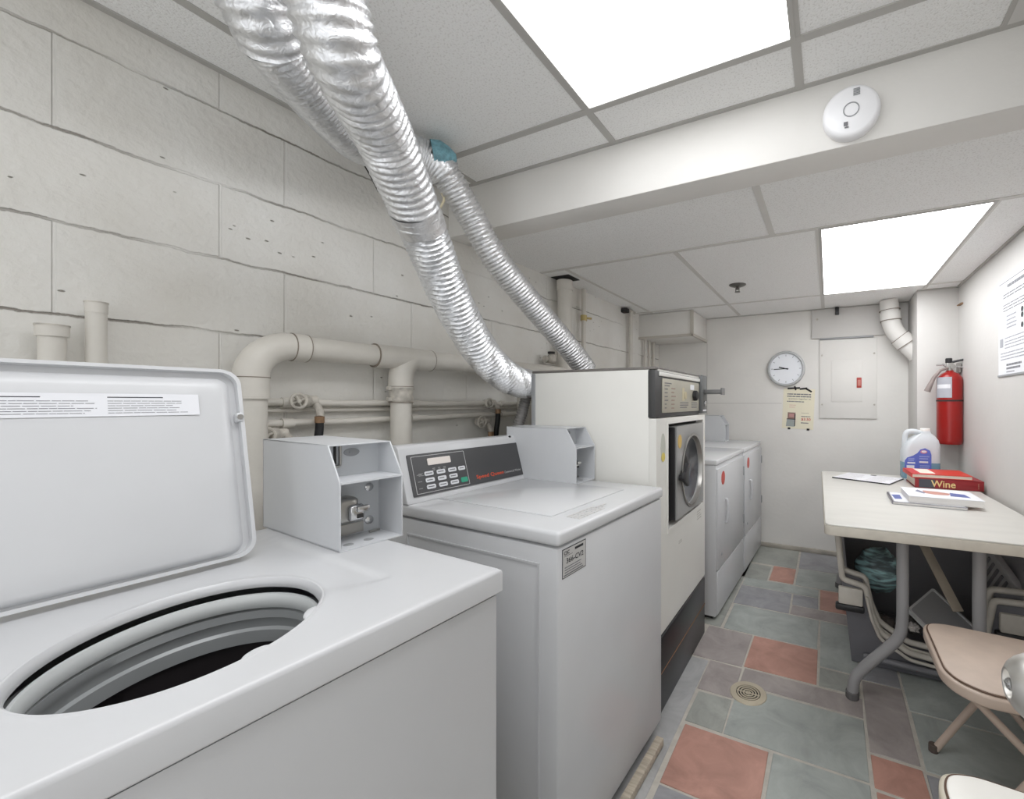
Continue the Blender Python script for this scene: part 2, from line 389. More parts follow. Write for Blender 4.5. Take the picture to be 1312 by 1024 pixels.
# slate floor
G = [slate('slate_green', (160, 165, 161)), slate('slate_grey', (148, 148, 151)), slate('slate_purple', (158, 150, 147)),
     slate('slate_red', (180, 136, 122)), slate('slate_olive', (154, 156, 150)), mat('floor_grout', (186, 181, 172), .8, var=.1, vscale=30, bump=.2, bscale=120), slate('worn_concrete', (168, 168, 168))]
TILES = [(-.470, -.182, 1.235, 1.497, 3), (-.334, .117, 1.512, 1.795, 0), (-.336, .117, 1.808, 1.925, 2), (-.338, -.044, 1.937, 2.212, 3),
         (-.494, -.048, 2.225, 2.515, 0), (-.505, -.202, 2.528, 2.795, 1), (-.192, -.056, 2.652, 2.795, 1), (-.19, .10, 2.528, 2.64, 2),
         (-.045, .2, 2.652, 2.93, 3), (-.036, .118, 2.082, 2.515, 0), (-.034, .118, 1.94, 2.07, 4), (.128, .268, 1.645, 2.05, 2),
         (.128, .272, 1.495, 1.633, 3), (.128, .272, 1.2, 1.483, 3), (.281, .62, 1.635, 1.92, 0), (.281, .62, 1.2, 1.623, 1), (.28, .735, 1.932, 2.3, 0), (.13, .27, 2.062, 2.515, 1),
         (-.355, -.204, 2.95, 3.22, 3), (-.54, -.367, 2.93, 3.20, 4), (-.505, -.055, 2.807, 2.925, 0), (-.192, .1, 2.945, 3.24, 0),
         (-.55, -.205, 3.232, 3.62, 4), (-.193, .12, 3.252, 3.62, 1), (-.568, -.348, 1.925, 2.21, 2), (-.485, -.346, 1.705, 1.915, 2), (-.478, -.344, 1.512, 1.693, 4),
         (-.17, .117, .92, 1.498, 0), (-.47, -.182, .92, 1.223, 1), (-.66, -.49, .6, 1.91, 6), (.21, .735, 2.65, 3.0, 0), (.11, .735, 2.53, 2.64, 4), (.11, .735, 3.01, 3.3, 1), (.13, .51, 3.31, 3.62, 0),
         (.282, .735, .7, 1.19, 0), (.128, .27, .7, 1.19, 1), (-.17, .117, .4, .91, 2), (-.47, -.182, .4, .91, 0), (.63, .735, 1.2, 1.92, 2), (-.60, -.51, 2.225, 3.62, 4)]
mb = MB(); mb.box(-1.75, 1.0, -1.2, 3.75, -.05, 0, 5)
for x0, x1, y0, y1, c in TILES:
    j = lambda: (random.random() - .5) * .006
    mb.prism([(x0 + j(), y0 + j()), (x1 + j(), y0 + j()), (x1 + j(), y1 + j()), (x0 + j(), y1 + j())], 'z', -.002, .0022, c, bev=.0015, seg=1)
struct(mb.build('floor', G))

# ------------------------------------------------------------------ ceiling lights
def panel_light(x0, x1, y0, y1, z, label, em):
    t = thing('ceiling_light', label, 'light', ((x0 + x1) / 2, (y0 + y1) / 2, z), group=None)
    mb = MB(); mb.box(x0, x1, y0, y1, z - .001, z + .0005); mb.build('diffuser', em, t, world=True)
    mb = MB(); q = .012
    mb.ring([(x0 - q, y0 - q), (x1 + q, y0 - q), (x1 + q, y1 + q), (x0 - q, y1 + q)], [(x0, y0), (x1, y0), (x1, y1), (x0, y1)], 'z', z - .005, z + .001)
    mb.build('frame', M_gridD, t, world=True)
panel_light(-.66, -.086, -.05, 1.126, ZN, 'large fluorescent ceiling panel before the beam, nearest the camera', M_emit)
panel_light(-.026, .538, 1.955, 3.143, ZF, 'fluorescent ceiling panel beyond the beam, near the back right corner', M_emitF)

# smoke detector on the beam face
t = thing('smoke_detector', 'round white smoke detector on the face of the white beam', 'smoke detector', (.055, 1.325, 1.962))
mb = MB(); mb.lathe([(.068, 0), (.070, -.006), (.070, -.022), (.066, -.029), (.058, -.033), (.0, -.034)], (.055, 1.325, 1.962), 'y', 48); mb.build('body', mat('detector_plastic', (240, 240, 242), .35), t, world=True)
mb = MB(); mb.lathe([(.017, -.0335), (.017, -.0352), (.0195, -.0352), (.0195, -.0335)], (.055, 1.325, 1.962), 'y', 32); mb.build('test_button_ring', M_greyplastic, t, world=True)
mb = MB(); mb.M = frame((.068, 1.2905, 2.005), (1, 0, 0), (0, 0, 1))
for k in range(5): mb.box(-.008, .008, -.008 + k * .004, -.006 + k * .004, 0, .001)
mb.build('sounder_grille', M_greyplastic, t, world=True)
mb = MB(); mb.M = frame((.043, 1.2905, 1.925), (1, 0, 0), (0, 0, 1)); mb.box(-.006, .004, -.004, .006, 0, .001); mb.box(-.004, .006, -.010, -.007, 0, .001); mb.build('marking', M_ink, t, world=True)

# sprinkler head
t = thing('sprinkler_head', 'small chrome sprinkler head under the far ceiling', 'sprinkler', (-.506, 2.663, ZF))
mb = MB(); mb.lathe([(.0, -.016), (.018, -.016), (.048, -.005), (.052, 0)], (-.506, 2.663, ZF), 'z', 32); mb.build('escutcheon', mat('tarnished_chrome', (120, 118, 114), .35, .9), t, world=True)
mb = MB(); mb.cyl((-.506, 2.663, ZF - .03), .008, .022, 'z', 12); mb.box(-.518, -.514, 2.660, 2.666, ZF - .042, ZF - .02); mb.box(-.498, -.494, 2.660, 2.666, ZF - .042, ZF - .02); mb.build('head', MATS['tarnished_chrome'], t, world=True)
mb = MB(); mb.cyl((-.506, 2.663, ZF - .046), .016, .003, 'z', 16); mb.build('deflector', MATS['tarnished_chrome'], t, world=True)

# boxed duct at far left corner
t = thing('boxed_duct', 'white boxed-in duct under the ceiling in the far left corner', 'duct', (-1.2, 3.4, 1.70))
mb = MB(); mb.box(-1.42, -.955, 3.22, 3.632, 1.70, ZF - .004, bev=.003); mb.build('casing', M_paint, t, world=True)
mb = MB(); mb.box(-1.42, -.955, 3.212, 3.22, 1.695, 1.715); mb.box(-.965, -.947, 3.212, 3.632, 1.695, 1.715); mb.box(-.975, -.947, 3.212, 3.222, 1.715, ZF - .005); mb.build('corner_trim', mat('trim_grey', (196, 191, 182), .6), t, world=True)

# ------------------------------------------------------------------ flexible foil ducts
def rib(r, pitch, amp, ns=.0, seed=0.):
    def fn(s, a):
        ph = 2 * math.pi * s / pitch + a
        k = mnoise.noise(Vector((math.cos(a) * 2.2 + seed, math.sin(a) * 2.2, s * 22)))
        k2 = mnoise.noise(Vector((math.cos(a) * 5 + seed, math.sin(a) * 5, s * 60)))
        return r * (1 + amp * math.sin(ph)) + ns * (k + .6 * k2)
    return fn
def dense(pts, step=.004):
    P = catmull(pts, 24); out = [P[0]]; acc = 0
    for a, b in zip(P, P[1:]):
        d = (b - a).length
        while acc + d >= step:
            a = a + (b - a) * ((step - acc) / d); d = (b - a).length; out.append(a.copy()); acc = 0
        acc += d
    return out
D1 = [(-.806, .412, 2.072), (-.805, .420, 1.99), (-.804, .448, 1.90), (-.825, .495, 1.83), (-.882, .577, 1.81), (-.957, .684, 1.785), (-1.053, .849, 1.681), (-1.128, 1.033, 1.506), (-1.165, 1.195, 1.366), (-1.190, 1.335, 1.295), (-1.215, 1.48, 1.262), (-1.218, 1.66, 1.256)]
t = thing('foil_duct', 'large silver foil duct hanging from ceiling behind the tall cream dryer', 'duct', (-1.215, 1.5, 1.2))
P1 = dense(D1); k1 = int(len(P1) * .42)
mb = MB(); mb.tube(P1[k1 - 4:], .06, 28, rf=rib(.060, .0165, .10, .0008), caps=False); mb.build('lower_hose', M_foil, t, 60, world=True)
mb = MB(); mb.tube(P1[:k1], .066, 28, rf=rib(.0645, .021, .05, .0026, 3.), caps=False); mb.build('upper_sleeve', M_foil, t, 60, world=True)
mb = MB(); mb.tube(P1[k1 - 12:k1 + 5], .068, 28, rf=lambda s, a: .0668 + .002 * mnoise.noise(Vector((a * 3, s * 60, 0))), caps=False); mb.build('foil_tape', M_foil2, t, 60, world=True)
D2 = [(-1.103, .503, 1.965), (-1.137, .565, 1.950), (-1.215, .695, 1.947), (-1.262, .805, 1.950), (-1.262, .90, 1.985), (-1.236, .985, 2.002), (-1.201, 1.055, 1.972), (-1.185, 1.159, 1.865), (-1.158, 1.270, 1.726), (-1.107, 1.466, 1.558), (-1.059, 1.633, 1.419), (-1.025, 1.727, 1.322)]
t = thing('foil_duct', 'thinner silver foil duct behind the large one, elbowing down at the beam', 'duct', (-1.025, 1.727, 1.32))
P2 = dense(D2); ke = min(range(len(P2)), key=lambda i: (P2[i] - Vector(D2[6])).length)
mb = MB(); mb.tube(P2[ke - 2:], .05, 26, rf=rib(.050, .0135, .05, .0018, 9.), caps=False); mb.build('falling_hose', M_foil2, t, 60, world=True)
mb = MB(); mb.tube(P2[:ke + 3], .05, 26, rf=rib(.057, .012, .03, .0006, 12.), caps=False); mb.build('ribbed_elbow', M_foil, t, 60, world=True)
mb = MB(); mb.tube(dense([(-1.052, .40, 2.065), (-1.055, .44, 2.02), (-1.07, .475, 1.985), (-1.098, .512, 1.965)]), .07, 28, rf=rib(.067, .023, .05, .003, 5.), caps=False); mb.build('crumpled_sleeve', M_foil, t, 60, world=True)
mb = MB(); mb.lathe([(.052, 0), (.050, .03), (.034, .055), (.012, .075)], (0, 0, 0), 'z', 20)
o = mb.build('tape_wrap', mat('teal_tape', (112, 158, 170), .5, var=.35, vscale=60, bump=.4, bscale=90), t, 60)
o.location = Vector((-1.205, 1.015, 2.005)) - t.location; o.rotation_euler = Vector((.045, .05, .012)).to_track_quat('Z', 'Y').to_euler()
o['label'] = 'teal tape wrapped over the duct elbow'
mb = MB(); mb.tube([(-1.215, 1.06, 1.955), (-1.225, 1.066, 1.92), (-1.215, 1.07, 1.885), (-1.235, 1.064, 1.85), (-1.25, 1.06, 1.81)], .004, 8, n=6)
tag(seat_origin(mb.build('cord', mat('straw_cord', (206, 196, 168), .7)), (-1.25, 1.06, 1.81)), 'thin straw coloured cord dangling below the thinner duct elbow', 'cord')
mb = MB(); mb.tube([(-1.352, .80, 2.01), (-1.345, .84, 1.984), (-1.341, .866, 1.957), (-1.338, .892, 1.925), (-1.36, .94, 1.89)], .013, 12, n=8)
tag(seat_origin(mb.build('hose', M_black), (-1.36, .94, 1.89)), 'black tube standing in for a dark gap at the top of the block wall behind the large foil duct', 'hose')  # short black tube painted in for the shaded gap at the wall top

# ------------------------------------------------------------------ pipes on the left wall
def wp(y, z, off): return (wlx(y) + off, y, z)
M_seam = mat('pipe_seam', (132, 122, 110), .7)
t = thing('drain_pipe', 'thick cream drain pipe running along the block wall above the washers', 'pipe', wp(.608, .0, .075))
OFF = .075; rm = .036; zm = 1.338
mb = MB(); mb.tube([wp(.608, .55, OFF), wp(.608, 1.225, OFF)], rm, 24); mb.build('riser', M_pipe, t, world=True)
mb = MB(); mb.tube([wp(.608 + .095 * (1 - math.cos(a)), 1.243 + .095 * math.sin(a), OFF) for a in [R(9 * k) for k in range(11)]], rm + .004, 24); mb.build('elbow', M_pipe, t, world=True)
mb = MB(); mb.tube([wp(.608, 1.19, OFF), wp(.608, 1.245, OFF)], rm + .005, 24); mb.tube([wp(.608, 1.185, OFF), wp(.608, 1.19, OFF)], rm + .007, 24); mb.build('coupling', M_pipe, t, world=True)
mb = MB(); mb.tube([wp(.703, zm, OFF), wp(.74, zm, OFF)], rm + .005, 24); mb.build('coupling', M_pipe, t, world=True)
mb = MB(); mb.tube([wp(.70, zm, OFF), wp(2.05, zm + .004, OFF)], rm, 24); mb.build('run', M_pipe, t, world=True)
mb = MB(); mb.tube([wp(.95, zm, OFF), wp(1.17, zm, OFF)], rm + .005, 24); mb.tube([wp(1.05, 1.225, OFF), wp(1.05, 1.27, OFF), wp(1.06, 1.305, OFF), wp(1.085, 1.335, OFF)], rm + .005, 24, n=4); mb.build('tee', M_pipe, t, world=True)
mb = MB(); mb.tube([wp(1.05, .55, OFF), wp(1.05, 1.24, OFF)], rm - .001, 24); mb.build('riser', M_pipe, t, world=True)
mb = MB(); mb.tube([wp(1.05, 1.178, OFF), wp(1.05, 1.232, OFF)], rm + .004, 24); mb.tube([wp(1.05, 1.183, OFF), wp(1.05, 1.19, OFF)], rm + .007, 24); mb.tube([wp(1.05, 1.222, OFF), wp(1.05, 1.229, OFF)], rm + .007, 24)
for z in (1.187, 1.226): mb.box(wlx(1.0) + OFF - .008, wlx(1.0) + OFF + .008, .998, 1.016, z - .007, z + .007, bev=.002)
mb.build('clamp', M_pipeD, t, world=True)
mb = MB(); mb.tube([wp(1.723, .7, OFF), wp(1.723, 1.33, OFF)], rm, 20); mb.build('riser', M_pipe, t, world=True)

for y in (.703, .741, .950, 1.170, 1.60):
    mb = MB(); mb.tube([wp(y - .0012, zm, OFF), wp(y + .0012, zm, OFF)], rm + .0056, 24); mb.build('seam', M_seam, t, world=True)
for y, z in ((.608, 1.189), (.608, 1.244), (1.05, 1.233), (1.05, 1.177)):
    mb = MB(); mb.tube([wp(y, z - .0012, OFF), wp(y, z + .0012, OFF)], rm + .0058, 24); mb.build('seam', M_seam, t, world=True)
for y, zt, r, lab in ((.286, 1.335, .019, 'short capped cream standpipe behind the raised washer lid, the lower one'), (.345, 1.395, .016, 'cream standpipe behind the raised washer lid, the taller thin one')):
    t = thing('standpipe', lab, 'pipe', wp(y, .5, .045))
    mb = MB(); mb.tube([wp(y, .5, .045), wp(y, zt, .045)], r, 20); mb.build('pipe', M_pipe, t, world=True)
    mb = MB(); mb.tube([wp(y, zt - .022, .045), wp(y, zt, .045)], r + (.004 if r > .018 else .001), 20); mb.tube([wp(y, zt, .045), wp(y, zt + .003, .045)], r + (.005 if r > .018 else .002), 20, m=1); mb.build('cap', [M_pipe, M_pipeD], t, world=True)

for z, lab, z2 in ((1.176, 'upper of two thin water pipes on the block wall', 1.166), (1.112, 'lower of two thin water pipes on the block wall', 1.122)):
    mb = MB(); P = [wp(.62 + .12 * k, z + (z2 - z) * k / 12 + .002 * math.sin(k * 2.1), .03) for k in range(13)]
    mb.tube(P, .011, 14, n=3)
    for y in (.70, 1.12, 1.60): mb.tube([wp(y, z + (z2 - z) * (y - .62) / 1.44, .03), wp(y + .03, z + (z2 - z) * (y - .59) / 1.44, .03)], .0155, 14)
    tag(seat_origin(mb.build('water_pipe', M_pipe), wp(.62, z, .03)), lab, 'pipe')
mb = MB(); mb.tube([wp(.62, 1.152, .016), wp(2.05, 1.148, .016)], .007, 10)
tag(seat_origin(mb.build('conduit', M_pipe), wp(.62, 1.152, .016)), 'thin painted conduit on the block wall, between the two water pipes', 'pipe')

def valve(y, z, lab, side=-1, rr=.021, hose=True, down=.05):
    t = thing('tap_valve', lab, 'valve', wp(y, z, .04))
    mb = MB(); mb.tube([wp(y - .025, z, .035), wp(y + .035, z, .035)], .017, 14); mb.sphere(wp(y, z, .04), (.02, .022, .021), 14, 10)
    mb.tube([wp(y + .03, z, .035), wp(y + .035, z - down * .6, .055), wp(y + .03, z - down, .065)], .011, 12, n=4); mb.build('body', M_pipeD, t, world=True)
    mb = MB(); c = wp(y - .03, z, .07)
    q = [(c[0], c[1] + rr * math.cos(2 * math.pi * k / 16), c[2] + rr * math.sin(2 * math.pi * k / 16)) for k in range(17)]
    mb.tube(q, .0045, 8, caps=False)
    for k in range(4):
        a = math.pi / 2 * k + .4; mb.tube([c, (c[0], c[1] + rr * math.cos(a), c[2] + rr * math.sin(a))], .003, 6)
    mb.tube([wp(y - .02, z, .03), (c[0] + .004, c[1], c[2])], .006, 10); mb.build('handwheel', M_pipeD, t, world=True)
    mb = MB(); mb.cyl((wp(y, z, .065)[0], y + .03, z - down - .018), .013, .02, 'z', 12); mb.build('coupling_nut', M_rust, t, world=True)
    if hose:
        h = MB(); x = wp(y, z, .065)[0]
        h.tube([(x, y + .03, z - down - .012), (x, y + .028, z - down - .05), (x - .003, y + .02, z - down - .12), (x, y + .01, z - down - .3)], .0115, 14, n=6)
        return h, (x, y + .01, z - down - .3)
h, e = valve(.755, 1.18, 'painted tap valve on the upper water pipe beside the drain elbow')
tag(seat_origin(h.build('fill_hose', M_black), e), 'black rubber fill hose under the tap valve behind the near coin box', 'hose')
valve(.675, 1.082, 'small painted tap valve low on the wall beside the first drain riser', hose=False, down=.03)
h, e = valve(1.52, 1.172, 'painted tap valve under the end of the large foil duct', hose=True, down=.03)
tag(seat_origin(h.build('fill_hose', M_black), e), 'black rubber fill hose beside the tall cream dryer', 'hose')
valve(1.475, 1.088, 'open spoked tap valve on the wall above the washer control panel', hose=False, rr=.024, down=.05)
t = thing('shutoff_valve', 'small dark shutoff valve at the foot of the tall vertical pipe', 'valve', wp(1.95, 1.40, .06))
mb = MB(); mb.tube([wp(1.92, 1.415, .05), wp(2.0, 1.415, .05)], .02, 12); mb.sphere(wp(1.955, 1.42, .07), .028, 14, 10); mb.build('body', M_pipeD, t, world=True)
mb = MB(); mb.cyl(wp(1.95, 1.445, .07), .02, .012, 'z', 14); mb.build('cap', M_shadeDark, t, world=True)

t = thing('vertical_pipe', 'thick cream vertical pipe rising to the ceiling beyond the beam', 'pipe', wp(2.09, 1.2, .06))
mb = MB(); mb.tube([wp(2.09, 1.2, .06), wp(2.09, 1.888, .06)], .042, 24); mb.build('pipe', M_pipe, t, world=True)
mb = MB(); mb.tube([wp(2.09, 1.83, .06), wp(2.09, 1.885, .06)], .047, 24); mb.build('collar', M_pipe, t, world=True)
mb = MB(); mb.box(wlx(2.1) + .006, wlx(2.1) + .125, 2.03, 2.15, ZF - .004, ZF - .001); tag(seat_origin(mb.build('ceiling_gap', M_shadeDark), wp(2.1, ZF - .004, .1)), 'dark broken gap in the ceiling around the thick vertical pipe', 'gap')  # flat dark sheet stands in for the shade inside the ceiling hole
t = thing('vertical_pipe', 'thin cream vertical pipe with brass stop beside the thick one', 'pipe', wp(2.325, 1.2, .04))
mb = MB(); mb.tube([wp(2.325, 1.2, .04), wp(2.325, 1.895, .04)], .015, 16); mb.build('pipe', M_pipe, t, world=True)
mb = MB(); mb.cyl(wp(2.325, 1.695, .04), .021, .035, 'z', 12); mb.tube([wp(2.325, 1.712, .05), wp(2.36, 1.712, .075)], .007, 8); mb.build('stop_valve', mat('old_brass', (190, 172, 120), .4, .5, var=.2), t, world=True)
for y, r, lab in ((3.0, .017, 'vertical cream pipe below the small dark bracket on the far left wall'), (3.27, .012, 'thin vertical pipe under the boxed duct, nearest of the three'), (3.35, .012, 'thin vertical pipe under the boxed duct, middle of the three'), (3.44, .014, 'thin vertical pipe under the boxed duct, farthest of the three')):
    mb = MB(); mb.tube([wp(y, 1.0, .035), wp(y, 1.70 if y > 3.1 else 1.88, .035)], r, 14)
    tag(seat_origin(mb.build('vertical_pipe', M_pipe), wp(y, 1.0, .035)), lab, 'pipe')
t = thing('pipe_bracket', 'small dark metal bracket high on the far left wall', 'bracket', wp(2.94, 1.86, .03))
mb = MB(); mb.box(wlx(2.93), wlx(2.93) + .05, 2.90, 2.95, 1.86, 1.892, bev=.004); mb.build('clip', M_shadeDark, t, world=True)
mb = MB(); mb.tube([wp(2.95, 1.885, .04), wp(3.06, 1.88, .04)], .01, 10); mb.build('arm', M_pipeD, t, world=True)

t = thing('corrugated_hose', 'dark grey corrugated hose behind the tall cream dryer', 'hose', (-1.23, 1.43, .85))
mb = MB(); mb.tube(dense([(-1.23, 1.545, 1.22), (-1.235, 1.52, 1.14), (-1.24, 1.48, 1.03), (-1.25, 1.44, .9)], .003), .022, 18, rf=rib(.023, .012, .09), caps=True); mb.build('tube', mat('grey_hose', (120, 118, 116), .5), t, 60, world=True)

# ------------------------------------------------------------------ washers
def place(t, right_front, W, d):
    e1 = Vector((math.sin(d), math.cos(d), 0)); p = Vector(right_front) - e1 * W
    t.location = p; t.rotation_euler = (0, 0, math.pi / 2 - d)

def smooth(x): x = max(0, min(1, x)); return x * x * (3 - 2 * x)
# --- near washer, lid up
W1, DP, ZT = .66, .66, .883
w1 = thing('washing_machine', 'white top loading washer nearest the camera with its lid raised', 'washing machine')
place(w1, (-.520, .585, 0), W1, R(3.5))
mb = MB(); mb.prism(rrect(.004, W1 - .004, .006, DP - .01, .008, 3), 'z', .03, .42)
mb.ring(rrect(.004, W1 - .004, .006, DP - .01, .008, 3), rrect(.012, W1 - .012, .014, DP - .018, .006, 3), 'z', .42, ZT - .046); mb.build('cabinet', M_white, w1)
cx, cy, ax, ay, PH = .322, .215, .166, .134, R(52)
def er(a): return ax * ay / math.hypot(ay * math.cos(a - PH), ax * math.sin(a - PH))
def EL(s, a): return cx + s * er(a) * math.cos(a), cy + s * er(a) * math.sin(a)
X0, X1, Y0, Y1 = 0, W1, 0, DP
angs = sorted(set([2 * math.pi * i / 160 for i in range(160)] + [math.atan2(y - cy, x - cx) % (2 * math.pi) for x in (X0, X1) for y in (Y0, Y1)]))
def outer(a, ins):
    dx, dy = math.cos(a), math.sin(a); ts = []
    x0, x1, y0, y1 = X0 + ins, X1 - ins, Y0 + ins, Y1 - ins
    if dx > 1e-9: ts.append((x1 - cx) / dx)
    if dx < -1e-9: ts.append((x0 - cx) / dx)
    if dy > 1e-9: ts.append((y1 - cy) / dy)
    if dy < -1e-9: ts.append((y0 - cy) / dy)
    k = min(ts); return cx + dx * k, cy + dy * k
def recess(x, y):
    soft = .012 + .9 * max(0, .535 - x)
    return -.006 * smooth((.545 - x) / .014) * smooth((y - .135) / min(soft, .12))
loops = []
NR = 40
for j in range(NR + 1):
    f = j / NR; lp = []
    for a in angs:
        ox, oy = outer(a, .012); hx, hy = EL(1.05, a)
        x, y = hx + (ox - hx) * f, hy + (oy - hy) * f
        lp.append((x, y, ZT + (recess(x, y) if f < .999 else recess(x, y))))
    loops.append(lp)
hole = []
for s, dz in ((.99, -.014), (.985, -.010), (.99, -.006), (1.005, -.0015), (1.02, .001), (1.035, .0012)):
    hole.append([EL(s, a) + (ZT + dz + recess(*EL(1.05, a)),) for a in angs])
edge = []
for ins, dz in ((.006, -.0006), (.003, -.002), (.0009, -.0045), (0, -.008), (0, -.040), (.003, -.043)):
    edge.append([outer(a, ins) + (ZT + dz,) for a in angs])
mb = MB(); mb.loft(hole + loops + edge); mb.build('top_deck', M_white, w1, 30)
hz = ZT - .004
TR = Matrix.Translation((cx, cy, 0)) @ Matrix.Rotation(PH, 4, 'Z')
mb = MB(TR); mb.lathe([(1.10, -.036), (1.03, -.030), (1.0, -.026), (.975, -.027), (.955, -.033), (.95, -.043), (.965, -.049)], (0, 0, hz), 'z', 72, sx=ax, sy=ay); mb.build('tub_ring', M_tub, w1)
mb = MB(TR); mb.lathe([(1.02, -.052), (.975, -.054), (.97, -.066), (.985, -.069), (.99, -.082), (.965, -.086), (.965, -.106)], (0, 0, hz), 'z', 72, sx=ax, sy=ay); mb.build('basket_rim', M_bask, w1)
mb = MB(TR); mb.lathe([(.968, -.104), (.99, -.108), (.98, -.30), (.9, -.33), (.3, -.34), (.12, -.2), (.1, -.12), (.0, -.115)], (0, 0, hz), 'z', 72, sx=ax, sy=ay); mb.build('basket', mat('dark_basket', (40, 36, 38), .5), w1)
for a_ in (R(-84), R(-44)):
    px_, py_ = EL(.99, a_); mb = MB(Matrix.Translation((px_, py_, ZT - .005)) @ Matrix.Rotation(a_ + R(90), 4, 'Z')); mb.sphere((0, 0, 0), (.017, .009, .006), 18, 10); mb.build('lid_catch', M_white, w1)
# lid: hinged at the back of the deck and leaning back
lid = MB(); ltilt = R(13)
LM = Matrix.Translation((-.022, .468, ZT + .001)) @ Matrix.Rotation(-ltilt, 4, 'X')
LW, LH = .50, .362
shell = rrect(0, LW, 0, LH, .03, 8)
lid.M = LM
lid.prism(shell, 'y', 0, .006)
lid.ring(shell, rrect(.006, LW - .006, .006, LH - .006, .026, 8), 'y', -.014, 0)
lid.box(LW - .012, LW - .001, -.017, 0, LH - .105, LH - .087, bev=.003)
ld = lid.build('lid', M_white, w1, 35)
lp = MB(LM); 
def rl(ins, y, r): return [(p[0], y, p[1]) for p in rrect(ins, LW - ins, ins * .6, LH - ins, r, 8)]
lp.loft([rl(.016, -.0005, .02), rl(.02, -.006, .02), rl(.026, -.011, .022), rl(.036, -.013, .03), rl(.08, -.0155, .05)], cap1=True)
lp.build('inner_panel', M_white, ld, 35)
st = MB(LM @ frame((.0, -.0165, 0), (1, 0, 0), (0, 0, 1)))
st.box(.10, .435, .272, .310, 0, .0006, 0)
for k in range(3):
    x0 = .106 + k * .11
    rows(st, x0, x0 + .03 + .02 * k, [.303], .0014, 1, .001, 0, False); rows(st, x0, x0 + .10, [.297, .293, .289, .285, .281, .277], .0008, 2, .001, .25)
st.build('instruction_sticker', [M_paper, M_inkD, M_ink], ld)
sc = MB(LM); sc.cyl((LW - .007, -.019, LH - .096), .005, .004, 'y', 14); sc.build('screw', M_steel, ld)

# --- second washer
W2, ZT2 = .61, .872
w2 = thing('washing_machine', 'white top loading washer with a black control panel, its lid closed', 'washing machine')
place(w2, (-.534, 1.435, 0), W2, R(3))
mb = MB(); mb.box(.003, W2 - .003, .005, .66, .04, ZT2 - .040, bev=.007)
mb.ring([(.06, .07), (.56, .07), (.56, .79), (.06, .79)], [(.065, .075), (.555, .075), (.555, .785), (.065, .785)], 'x', -.0005, .004)
mb.build('cabinet', M_white, w2)
mb = MB(); mb.box(.02, W2 - .02, .03, .6, .0, .05); mb.build('dark_base', M_shadeDark, w2)  # dark block stands in for the shade under the cabinet
mb = MB(); mb.box(0, W2, 0, .66, ZT2 - .036, ZT2, bev=.010, seg=4); mb.build('top_deck', M_whiteB, w2)
mb = MB(); mb.box(.10, .50, .10, .545, ZT2 - .002, ZT2 + .0035, bev=.0032, seg=2); l2 = mb.build('lid', M_whiteB, w2)
mb = MB(frame((.12, .025, ZT2 + .0002), (1, 0, 0), (0, 1, 0))); rows(mb, 0, .2, [.0, .012, .024, .036], .006, 0, .0005, .5); mb.build('printed_notice', mat('faint_print', (196, 194, 192), .5), w2)
prof = [(.553, ZT2), (.556, ZT2 + .006), (.603, ZT2 + .162), (.612, ZT2 + .171), (.655, ZT2 + .171), (.66, ZT2 + .165), (.66, ZT2)]
mb = MB(); mb.prism(prof, 'x', .0, .535, bev=.003); co = mb.build('control_console', M_white, w2)
sl = Vector((0, .047, .156)).normalized()
CM = frame((.022, .556 - .001, ZT2 + .006), (1, 0, 0), sl)
cmb = MB(CM); cmb.prism(rrect(0, .49, .012, .142, .003, 3), 'z', 0, .0022); cp = cmb.build('control_panel', mat('panel_black', (70, 70, 72), .32, var=.06), co)
k = MB(CM); k.ring(rrect(.012, .212, .018, .135, .002, 2), rrect(.0135, .2105, .0195, .1335, .002, 2), 'z', .002, .0028); k.build('keypad_border', mat('light_print', (196, 196, 196), .6), cp)
k = MB(CM); k.prism(rrect(.066, .152, .102, .124, .003, 3), 'z', .002, .0042); k.build('display_window', mat('display_cream', (228, 220, 214), .35), cp)
for c in range(3):
    for r_ in range(3):
        k = MB(CM); x = .048 + c * .044; y = .028 + r_ * .021; k.prism(rrect(x, x + .032, y, y + .0135, .004, 3), 'z', .002, .0044, bev=.0008, seg=1); rows(k, x + .004, x + .027, [y + .0055], .003, 1, .0049, .2); k.build('key', [M_paper, M_ink], cp)
k = MB(CM); k.prism(rrect(.176, .204, .070, .0835, .004, 3), 'z', .002, .0044, bev=.0008, seg=1); rows(k, .180, .2, [.0755], .003, 1, .0049, .2); k.build('key', [M_paper, M_ink], cp)
k = MB(CM); k.prism(rrect(.178, .206, .028, .045, .004, 3), 'z', .002, .0044, bev=.0008, seg=1); k.build('start_key', mat('green_key', (52, 158, 128), .4), cp)['label'] = 'green start key'
k = MB(CM)
for x in (.08, .10, .12): rows(k, x, x + .010, [.084, .089], .0025, 0, .0027, .2)
rows(k, .028, .05, [.078, .072], .002, 0, .0027, .3)
for y in (.033, .054, .075): rows(k, .022, .040, [y], .0022, 0, .0027, .3)
k.build('printed_legend', mat('grey_print', (150, 150, 150), .6), cp)
WMX = Matrix.Translation(w2.location) @ Matrix.Rotation(math.pi / 2 - R(3), 4, 'Z')
lettering('Speed Queen', 'lettering', mat('orange_red_print', (222, 84, 48), .5, emit=0), cp, WMX @ CM @ Matrix.Translation((.245, .026, .0024)), height=.017, width=.13, bold=.012)
lettering('Commercial Washer', 'lettering', MATS['light_print'], cp, WMX @ CM @ Matrix.Translation((.380, .030, .0024)), height=.009, width=.088)
k = MB(); k.cyl((.49, .606, ZT2 + .150), .006, .003, 'y', 14); k.M = frame((.475, .6085, ZT2 + .1655), (1, 0, 0), sl); k.cyl((0, 0, -.004), .0055, .007, 'z', 14); k.build('lock_plug', M_black, co)
